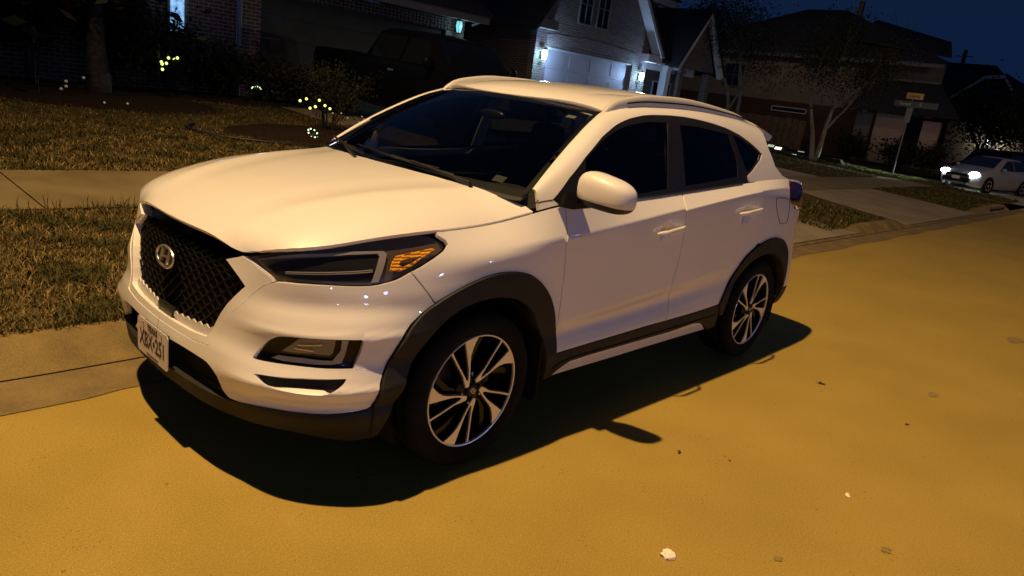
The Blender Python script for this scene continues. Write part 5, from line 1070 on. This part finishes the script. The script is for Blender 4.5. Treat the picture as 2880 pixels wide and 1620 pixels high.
def shrub(name,c,R,h,label,n=1600,ls=.03,seed=1,stems=9,cat='shrub',group=None,rad=.09):
    rr=random.Random(seed); T=empty(name,c,label,cat,group); mb=MB(); tips=[]
    for k in range(stems):
        a=rr.uniform(0,6.28); s=rr.uniform(.2,1)*R; P=[Vector(c)+Vector((math.cos(a)*.05,math.sin(a)*.05,-.02))]; e=Vector(c)+Vector((math.cos(a)*s,math.sin(a)*s,h*rr.uniform(.7,1)))
        for i in range(1,6): t=i/5; P.append(P[0].lerp(e,t)+Vector((rr.uniform(-.04,.04),rr.uniform(-.04,.04),.1*h*math.sin(t*3)*.5)))
        mb.tube(P,[.014*(1-.7*i/5) for i in range(6)],5); tips+=P[2:]+[P[4],P[5]]
        for j in range(4): q=P[2+j%3]; a2=rr.uniform(0,6.28); e2=q+Vector((math.cos(a2)*.22*R/.4,math.sin(a2)*.22*R/.4,rr.uniform(.05,.3)*h)); mb.tube([q,q.lerp(e2,.5)+Vector((0,0,.02)),e2],[.006,.004,.002],4); tips+=[e2,q.lerp(e2,.6)]
    mb.build('stems',BARK,T,True); V,F,MI=crown_mesh(tips,n,ls,rad,seed); mobj('foliage',V,F,[LF1,LF2,LF3],T,MI=MI); return T
shrub('rose_shrub',(6.05,8.25,.43),.62,1.18,'open rounded shrub with bare lower stems in a round mulch bed beside the car',3000,.024,3,13,rad=.09)
bed=MB(); V=[(5.3,7.7,.0)]; P=[(5.45+1.5*math.cos(t)*(1.0),7.75+.95*math.sin(t)) for t in np.linspace(0,2*math.pi,33)[:-1]]
V=[(5.45,7.75,gz(0,7.75)+.10)]+[(5.45+1.5*math.cos(t)*.75,7.75+.95*math.sin(t)*.75,gz(0,7.75+.71*math.sin(t))+.075) for t in np.linspace(0,2*math.pi,33)[:-1]]+[(x,y,gz(x,y)+.0) for x,y in P]
F=[(0,1+i,1+(i+1)%32) for i in range(32)]+[(1+i,33+i,33+(i+1)%32,1+(i+1)%32) for i in range(32)]
o=mobj('mulch_bed',V,F,MULCH,smooth=True); o['kind']='structure'
for (cx,cy,rx,ry) in ((3.3,10.6,1.9,1.3),(6.4,12.0,2.4,.7),(27.8,9.6,.9,3.2)):
    V=[(cx,cy,gz(cx,cy)+.09)]+[(cx+rx*.8*math.cos(t),cy+ry*.8*math.sin(t),gz(cx,cy+ry*.8*math.sin(t))+.06) for t in np.linspace(0,2*math.pi,33)[:-1]]+[(cx+rx*math.cos(t),cy+ry*math.sin(t),gz(cx,cy+ry*math.sin(t))) for t in np.linspace(0,2*math.pi,33)[:-1]]
    o=mobj('mulch_bed',V,F,MULCH,smooth=True); o['kind']='structure'
for i,(x,y,R_,h,lab) in enumerate(((5.0,12.2,.55,1.35,'tall dark shrub under the lit narrow window'),(5.9,12.1,.45,1.0,'round dark shrub right of the tall one, by the brick wall'),(6.9,12.0,.5,.75,'low leafy shrub by the downspout'),(7.6,11.8,.35,.6,'smallest low shrub at the garage corner'),(4.0,11.9,.7,1.7,'dark shrub left of the lit narrow window'),(2.6,12.1,.9,2.3,'tallest bush, added to cover the unlit wall, between the thick tree trunk and the brick wall'),(1.2,12.0,1.0,2.2,'broad bush added to cover the unlit wall, at the far left of the brick wall'),(-.3,12.1,1.0,2.3,'dark bush, added to cover the unlit wall, cut off by the left edge of the photo'))):
    shrub('foundation_shrub',(x,y,gz(x,y)),R_,h,lab,int(1500+2600*R_),.05,40+i,8,group='shrubs along the dark brick house',rad=.12)  # the last three bushes are added to keep the left wall dark
for i,(x,y,R_,h,lab) in enumerate(((41.2,10.9,.9,1.5,'round dark bush before the pale brick bay of the tan house'),(41.0,8.6,.9,1.3,'dark bush right of the round one, under the narrow pale bay'),(41.2,7.0,.8,1.4,'dark bush at the right end of the tan house'))):
    shrub('foundation_shrub',(x,y,.1),R_,h,lab,1200,.10,60+i,8,group='bushes before the tan house',rad=.2)

# ------------------------------------------------------------------ garden lights
YEL=emit('warm_bulb',(.78,.95,.20),2.0); WHB=mat('white_bulb',(.85,.83,.78),.25); COOLB=emit('cool_dot',(.70,.95,.62),2.2); STK=mat('black_stake',(.012,.012,.012),.5)
def firefly(c,bulbs,label,m=YEL,r=.022,group='globe lights on thin stakes'):
    T=empty('stake_light',c,label,'garden light',group); s=MB(); s.tube([Vector(c),Vector(c)+Vector((0,0,.35))],.007,6); s.build('stake',STK,T)
    for i,(dx,dy,z) in enumerate(bulbs):
        w_=MB(); a=Vector(c)+Vector((0,0,.33)); e=Vector((c[0]+dx,c[1]+dy,z)); w_.tube([a,a.lerp(e,.5)+Vector((0,0,.06)),e],.0022,4); wi=w_.build('wire',STK,T)
        b=MB(); b.ball(e,r,10,7); b.build('bulb',m,wi,True)
def at(P,c): return (P[0]-c[0],P[1]-c[1],P[2])
c0=(5.52,7.78,.41)
firefly(c0,[at(P,c0) for P in ((5.227, 7.8, 0.965),(5.432, 7.95, 0.994),(5.515, 7.7, 1.004),(5.415, 7.8, 0.861),(5.387, 7.6, 0.904),(5.691, 7.8, 0.921),(5.724, 7.7, 0.883))],'bunch of seven glowing yellow globes left of the round shrub')
c0=(5.05,11.6,.55)
firefly(c0,[at(P,c0) for P in ((4.7, 11.6, 1.302),(4.839, 11.7, 1.298),(4.822, 11.5, 1.323),(4.57, 11.6, 1.216),(4.544, 11.5, 1.182),(4.661, 11.6, 1.201),(4.55, 11.5, 1.087))],'bunch of seven glowing yellow globes before the brick house',r=.027)
c0=(6.6,7.9,.40)
firefly(c0,[at(P,c0) for P in ((5.916, 7.9, 0.797),(6.017, 7.8, 0.815),(6.392, 8.0, 0.895),(6.151, 7.8, 0.746),(6.511, 7.9, 0.775),(6.488, 7.8, 0.743),(6.389, 7.8, 0.688),(6.739, 8.0, 0.727))],'unlit white globes on wires right of the round shrub',WHB,.016)
c0=(2.2,10.2,.5)
firefly(c0,[at(P,c0) for P in ((2.577, 10.2, 0.794),(2.547, 10.1, 0.725),(2.505, 10.2, 0.674),(2.885, 10.4, 0.861))],'unlit white globes at the far left lawn',WHB,.026)
def dots(P,label,m=COOLB,r=.012):
    T=empty('ground_light',P[0],label,'garden light'); s=MB(); c=sum((Vector(p) for p in P),Vector())/len(P); s.lathe([(0,.01),(.085,.008),(.09,-.02),(0,-.02)],(c.x,c.y,c.z-.02),20,'z'); s.build('disc',STK,T)
    for p in P: b=MB(); b.ball(p,r,8,6); b.build('led',m,T,True)
z0=.52; c0=(4.695, 6.52, 0.6)
dots([(c0[0]+.070*math.cos(k*math.pi/4)-.02*math.sin(k*math.pi/4),c0[1]+.03*math.sin(k*math.pi/4),c0[2]+.055*math.sin(k*math.pi/4)) for k in range(8)],'ring of eight white dots lying in the mulch bed of the round shrub')
c0=(6.475, 11.6, 0.895)
dots([(c0[0]+.10*math.cos(t),c0[1],c0[2]+.05*math.sin(t)) for t in (.1,.7,1.3,1.9,2.5,3.0)],'arc of white dots at the edge of the bed by the garage',r=.012)
c0=(6.893, 11.6, 0.881)
dots([(c0[0]+k*.07,c0[1],c0[2]) for k in (-1,0,1)],'three faint dots right of the arc of white dots',WHB,r=.013)
for i,(P,lab) in enumerate((((2.795, 9.2, 0.594),'lone white globe on the dark lawn, left of centre of the bed'),((3.12, 9.2, 0.603),'small white globe right of the lone one on the dark lawn'),((2.589, 8.9, 0.443),'white globe lowest of three on the dark lawn'),((2.229, 8.6, 0.382),'white globe at the left end of the bed edge'))):
    T=empty('ground_light',(P[0],P[1],gz(P[0],P[1])),lab,'garden light','small globes over the left bed'); s=MB(); s.tube([(P[0],P[1],gz(P[0],P[1])),P],.003,4); s.build('stake',STK,T); b=MB(); b.ball(P,.020,8,6); b.build('bulb',WHB,T,True)
for (P,lab) in (((2.57, 11.8, 1.415),'short pale post at the far left edge'),((4.637, 11.9, 1.403),'short pale tilted post above the yellow globes')):
    b=MB(); b.tube([(P[0],P[1],P[2]-.13),(P[0],P[1],P[2]+.13)],.028,8); b.tube([(P[0],P[1],gz(P[0],P[1])),(P[0],P[1],P[2]-.13)],.012,6,1); setp(b.build('marker_post',[TRG,STK],smooth=False),lab,'post')
EDG=MB(); EDG.tube([(4.15+1.9*math.cos(t)+1.2,7.75+1.02*math.sin(t),gz(0,7.75+1.02*math.sin(t))+.02) for t in np.linspace(2.6,5.2,14)],.03,6); setp(EDG.build('bed_edging',STK,smooth=True),'dark curved edging round the mulch bed of the round shrub','edging')
# black solar floodlight boxes under the corner trees
for i,(px_,lab) in enumerate((((28.944, 9.9, 0.645),'leftmost glowing panel of the black boxes under the trees'),((28.141, 8.9, 0.485),'brightest glowing panel, left of the tree by the lit grass'),((28.082, 8.0, 0.457),'glowing panel just right of the tree base by the lit grass'),((28.068, 7.7, 0.408),'rightmost glowing panel of the black boxes under the trees'),((29.801, 10.6, 0.674),'dim far left panel of the black boxes under the trees'),((29.889, 9.3, 0.586),'small dim panel behind the brightest one'))):
    T=empty('solar_light',(px_[0],px_[1],gz(0,px_[1])),lab,'garden light','black solar boxes under the corner trees'); b=MB(); b.box((px_[0]+.18,px_[1]-.3,gz(0,px_[1])+.10),(.4,1.0,.20),taper=.7); b.build('housing',MATTE,T)
    b=MB(); b.prism([(px_[0]-.10,px_[1]-.14,px_[2]-.05),(px_[0]-.10,px_[1]+.14,px_[2]-.05),(px_[0]-.02,px_[1]+.14,px_[2]+.05),(px_[0]-.02,px_[1]-.14,px_[2]+.05)],(.01,0,0)); b.build('glowing_panel',emit('panel_glow',(.9,1,.75),2.2 if i<4 else .5),T)

# ------------------------------------------------------------------ street sign, storm inlet
_n0=set(bpy.data.objects)
SG=empty('street_sign',(29.6,5.55,.31),'grey metal pole with yellow and white crossed street name blades at the corner','sign')
GALV=mat('galvanised_steel',(.20,.20,.20),.45,metal=.5); b=MB(); b.tube([(29.6,5.55,.2),(29.6,5.55,3.15)],.027,8); b.build('pole',GALV,SG)
YSG=mat('yellow_sign_sheet',(.62,.44,.12),.5); WSG=mat('grey_green_sign_sheet',(.09,.10,.10),.5)
c=(29.6,5.55,3.28); b=MB(); b.prism([(29.57,5.20,3.16),(29.57,5.78,3.16),(29.57,5.78,3.38),(29.57,5.20,3.38)],(.012,0,0)); s1=b.build('name_blade',YSG,SG)
b=MB(); b.prism([(29.52,4.62,2.86),(29.60,6.15,2.86),(29.60,6.15,3.08),(29.52,4.62,3.08)],(.012,0,0)); s2=b.build('name_blade',WSG,SG)
TM=lambda y,z,x=29.55:Matrix(((0,0,-1,x),(-1,0,0,y),(0,1,0,z),(0,0,0,1)))
text('lettering','Liberty',.17,TM(5.49,3.27),INK,s1,sx=.75); text('lettering','Sunset',.17,TM(5.75,2.97),TRW,s2,sx=.9); text('lettering','C',.17,TM(5.2,2.97),TRW,s2)
b=MB(); b.prism([(29.56,5.45,2.30),(29.56,5.66,2.30),(29.60,5.66,2.85),(29.60,5.45,2.85)],(.01,0,0)); b.build('side_plate',GALV,SG)
for o_n in set(bpy.data.objects)-_n0:
    if o_n.parent is None: o_n.location.x+=-0.290; o_n.location.y+=-0.140
SI=empty('storm_inlet',(23.5,1.0,0),'concrete kerb inlet with dark mouth at the street corner','drain'); b=MB(); b.box((23.9,1.12,.125),(2.3,.40,.06)); b.box((22.78,.98,.05),(.10,.14,.10)); b.box((25.02,.98,.05),(.10,.14,.10)); b.build('top_slab',KERB,SI); b=MB(); b.box((23.9,1.02,.035),(2.1,.25,.07)); b.build('mouth',MATTE,SI)

# ------------------------------------------------------------------ other vehicles
def lathe_wheel(parent,c,R,side,rim=ALLOY,name='wheel',ang=0,spokes=6,axis=None):
    b=MB(); w=.10; b.lathe([(R*.66,0),(R*.70,-.01),(R*.90,-.012),(R,.02),(R,.18),(R*.9,.21),(R*.6,.2)],(0,0,0),32); o=b.build(name,RUB,None,True)
    r=MB(); r.lathe([(R*.66,.002),(R*.62,0),(R*.60,.03),(R*.60,.15)],(0,0,0),32)
    for k in range(spokes): a=2*math.pi*k/spokes; r.prism([(R*.1*math.cos(a-.6),.012,R*.1*math.sin(a-.6)),(R*.64*math.cos(a-.11),.004,R*.64*math.sin(a-.11)),(R*.64*math.cos(a+.11),.004,R*.64*math.sin(a+.11)),(R*.1*math.cos(a+.6),.012,R*.1*math.sin(a+.6))],(0,.03,0))
    r.lathe([(0,.0),(R*.14,.004),(R*.15,.04)],(0,0,0),16); d=r.build('rim',rim,None); d.parent=o
    o.location=c; o.rotation_euler=(0,0,0 if side<0 else math.pi); o.parent=parent; return o
def loft_vehicle(root,secs,m,name='body',half=9):
    """secs: list of (x, [(y,z)...]) half sections bottom to top; mirrored"""
    V=[];F=[];k=len(secs[0][1])
    for x,s in secs:
        for y,z in s: V.append((x,-y,z))
        for y,z in s[::-1]: V.append((x,y,z))
    K=2*k
    for i in range(len(secs)-1):
        for j in range(K-1): F.append((i*K+j,(i+1)*K+j,(i+1)*K+j+1,i*K+j+1))
    F.append(tuple(range(K-1,-1,-1))); F.append(tuple(range((len(secs)-1)*K,len(secs)*K)))
    me=bpy.data.meshes.new(name); me.from_pydata(V,[],F); me.materials.append(m); me.polygons.foreach_set('use_smooth',[True]*len(me.polygons)); o=bpy.data.objects.new(name,me); COL.objects.link(o); o.parent=root
    me.update(); return o
def lobj(mb,name,m,parent,smooth=False): o=mb.build(name,m,None,smooth); o.parent=parent; return o
# oncoming white hatchback: local +x = rearwards, nose at x=0
HK=empty('hatchback_car',((38.931, 5.714, 0.0)[0],0,0),'small white hatchback with blazing headlights turning at the far corner','car')
HK.location=(33.35,4.07,0.0); HK.rotation_euler=(0,0,RD(-19))
WP=mat('white_hatch_paint',(.26,.26,.28),.3,coat=1)
def sec(w0,z0,w1,z1,w2,z2,w3,z3): return [(w0*.9,z0),(w0,z0+.06),(w1,(z0+z1)/2),(w1,z1),(w2,z2),(w3,z3-.02),(w3*.6,z3),(0.001,z3+.01)]
bs=[(0,sec(.45,.25,.5,.5,.5,.66,.45,.68)),(.12,sec(.70,.20,.74,.52,.72,.72,.62,.76)),(.35,sec(.80,.18,.84,.56,.82,.80,.70,.85)),(.9,sec(.83,.18,.87,.62,.85,.88,.72,.96)),(1.25,sec(.84,.18,.88,.64,.86,.92,.72,1.03)),(1.9,sec(.84,.18,.88,.66,.84,.95,.60,1.42)),(2.5,sec(.84,.18,.88,.68,.84,.98,.60,1.49)),(3.2,sec(.84,.18,.88,.70,.84,1.0,.58,1.46)),(3.85,sec(.83,.20,.86,.72,.80,1.04,.52,1.28)),(4.1,sec(.76,.25,.80,.74,.74,1.0,.48,1.06)),(4.2,sec(.6,.3,.66,.72,.6,.9,.4,.94))]
loft_vehicle(HK,bs,WP)
for sd in (-1,1):
    g=MB(); g.add([(1.42,sd*.842,.97),(2.42,sd*.862,1.0),(2.42,sd*.665,1.40),(2.05,sd*.672,1.37)],[(0,1,2,3) if sd<0 else (3,2,1,0)]); lobj(g,'window',DARKG,HK)
    g=MB(); g.add([(2.50,sd*.862,1.0),(3.5,sd*.856,1.05),(3.35,sd*.668,1.37),(2.50,sd*.662,1.41)],[(0,1,2,3) if sd<0 else (3,2,1,0)]); lobj(g,'window',DARKG,HK)
    for x in (.82,3.42):
        aw=MB(); aw.lathe([(.0,-.004),(.36,-.004),(.36,.02)],(x,sd*.882,.31),28); lobj(aw,'wheel_arch',MATTE,HK); lathe_wheel(HK,(x,sd*.892,.31),.31,sd)
    h=MB(); h.ball((.15,sd*.60,.69),(.23,.19,.105),12,8); hl_=lobj(h,'headlight',emit('headlamp_glow',(.80,.97,1.0),45.0),HK,True)
    m_=MB(); m_.ball((1.48,sd*.97,1.0),(.07,.10,.07)); lobj(m_,'wing_mirror',WP,HK,True)
g=MB(); g.add([(1.22,-.66,1.03),(1.22,.66,1.03),(1.86,.55,1.42),(1.86,-.55,1.42)],[(3,2,1,0)]); g.add([(1.22-.03,-.66,1.045),(1.22-.03,.66,1.045),(1.86-.03,.55,1.435),(1.86-.03,-.55,1.435)],[(0,1,2,3)]); lobj(g,'windscreen',DARKG,HK)
g=MB(); g.box((.0,0,.42),(.14,1.1,.16)); g.box((.02,0,.62),(.12,.9,.10)); lobj(g,'grille',MATTE,HK); g=MB(); g.box((-.085,0,.50),(.01,.32,.12)); lobj(g,'licence_plate',PLATE,HK)
def spot_from(root,loc,dirv,power,ang,col,blend=.6,rad=.06):
    d=bpy.data.lights.new('headlight_beam','SPOT'); d.energy=power; d.color=col; d.spot_size=RD(ang); d.spot_blend=blend; d.shadow_soft_size=rad
    o=bpy.data.objects.new('headlight_beam',d); COL.objects.link(o); o.location=loc; v=Vector(dirv); o.rotation_euler=v.to_track_quat('-Z','Y').to_euler()
Rz=Matrix.Rotation(RD(-19),4,'Z')
for sd in (-1,1):
    L=Matrix.Translation(HK.location)@Rz@Vector((-.20,sd*.62,.70)); spot_from(HK,L,Rz@Vector((-1,0,-.10)),2000,24,(.85,1.0,.88))
# dark minivan parked beyond it
MV=empty('parked_minivan',(39.5,5.0,0),'dark minivan parked behind the white hatchback','van'); MV.rotation_euler=(0,0,RD(-25)); MV.location=(36.5,4.6,.05)
bs=[(0,sec(.6,.3,.7,.6,.7,.75,.6,.85)),(.2,sec(.85,.2,.9,.6,.88,.85,.7,.95)),(.9,sec(.9,.2,.95,.7,.93,.95,.75,1.10)),(1.5,sec(.9,.2,.95,.7,.92,1.05,.70,1.70)),(3.6,sec(.9,.2,.95,.7,.92,1.05,.70,1.78)),(4.7,sec(.9,.2,.94,.7,.90,1.05,.68,1.72)),(4.95,sec(.85,.3,.9,.7,.85,1.0,.6,1.1))]
DP=mat('dark_vehicle_paint',(.002,.002,.0025),.5,spec=.12); loft_vehicle(MV,bs,DP)
for sd in (-1,1):
    g=MB(); g.add([(1.5,sd*.95,1.08),(4.5,sd*.93,1.08),(4.4,sd*.76,1.60),(1.9,sd*.76,1.60)],[(0,1,2,3) if sd<0 else (3,2,1,0)]); lobj(g,'window',DARKG,MV)
    for x in (.95,3.9): lathe_wheel(MV,(x,sd*.95,.34),.34,sd)
    g=MB(); g.box((.06,sd*.72,.72),(.14,.26,.12)); lobj(g,'headlight',mat('unlit_lamp',(.15,.15,.16),.2,coat=1),MV)
b=MB(); b.box((4.97,0,1.0),(.05,1.2,.14)); lobj(b,'tail_light',REDL,MV)
# black pickup in the drive of the brick house, nose to the street (local +x = rearwards)
PK=empty('pickup_truck',(9.0,6.2,.35),'black crew-cab pickup parked in the dark drive of the brick house','truck'); PK.rotation_euler=(RD(2.4),0,0)
PK.rotation_euler=Euler((0,RD(-2.4),RD(90)),'XYZ'); PK.location=(9.0,6.2,.36)
def psec(w,z0,zs,wt,zt): return [(w*.94,z0),(w,z0+.08),(w+.01,(z0+zs)/2),(w,zs-.08),(w*.975,zs),(wt,zt-.05),(wt*.85,zt),(0.001,zt+.01)]
bs=[(0,psec(.88,.45,1.08,.8,1.12)),(.12,psec(.98,.40,1.18,.9,1.22)),(.6,psec(1.0,.40,1.24,.92,1.29)),(1.25,psec(1.0,.40,1.28,.92,1.33)),(1.45,psec(1.0,.40,1.30,.86,1.40)),(2.05,psec(1.0,.40,1.32,.74,1.90)),(2.6,psec(1.0,.40,1.32,.74,1.97)),(3.5,psec(1.0,.40,1.32,.73,1.96)),(3.78,psec(1.0,.40,1.32,.74,1.90)),(3.95,psec(1.0,.40,1.33,.96,1.36)),(4.05,psec(1.0,.40,1.33,.98,1.345)),(5.75,psec(1.0,.45,1.33,.98,1.345)),(5.85,psec(.97,.5,1.30,.95,1.33))]
loft_vehicle(PK,bs,DP)
for sd in (-1,1):
    for (a,c_) in (((1.75,1.36),(2.72,1.36)),((2.80,1.36),(3.72,1.36))):
        g=MB(); ytop=.79; x0,x1=a[0],c_[0]; tp=.42 if x0<2 else .0
        g.add([(x0,sd*.985,1.36),(x1,sd*.985,1.36),(x1,sd*.80,1.82),(x0+tp,sd*.80,1.82)],[(0,1,2,3) if sd<0 else (3,2,1,0)]); lobj(g,'window',DARKG,PK)
    for x in (1.02,4.75):
        aw=MB(); aw.lathe([(.0,-.004),(.46,-.004),(.46,.02)],(x,sd*1.003,.42),28); lobj(aw,'wheel_arch',MATTE,PK); lathe_wheel(PK,(x,sd*1.012,.42),.41,sd,rim=mat('dark_rim',(.02,.02,.022),.4))
    g=MB(); g.box((.05,sd*.80,.98),(.16,.30,.26)); lobj(g,'headlight',mat('unlit_lamp_b',(.12,.12,.13),.15,coat=1),PK)
    g=MB(); g.ball((1.72,sd*1.14,1.42),(.07,.13,.13)); lobj(g,'wing_mirror',DP,PK,True)
    g=MB(); g.box((3.0,sd*1.012,1.16),(.16,.02,.035)); lobj(g,'door_handle',CHROME,PK)
g=MB(); g.box((-.02,0,.62),(.16,1.9,.20)); lobj(g,'front_bumper',CHROME,PK); g=MB(); g.box((-.01,0,.98),(.10,1.2,.28)); lobj(g,'grille',TRIM,PK)
g=MB(); g.add([(1.47,-.84,1.41),(1.47,.84,1.41),(2.0,.74,1.87),(2.0,-.74,1.87)],[(0,1,2,3),(3,2,1,0)]); lobj(g,'windscreen',DARKG,PK)
g=MB(); g.tube([(1.3,-.93,1.35),(1.62,-1.0,2.15)],.006,5); lobj(g,'antenna',TRIM,PK)

# ------------------------------------------------------------------ other street lamps' light (their posts stand outside the frame)
L1=(27.0,-7.5,9.5); lamp('street_light_far',L1,1100,(1.0,.66,.34),.15,'SPOT',aim(L1,(31,-1,0)),RD(120),.9)
lamp('street_light_side',(37.0,16.0,9.5),260,(1.0,.66,.34),.15)
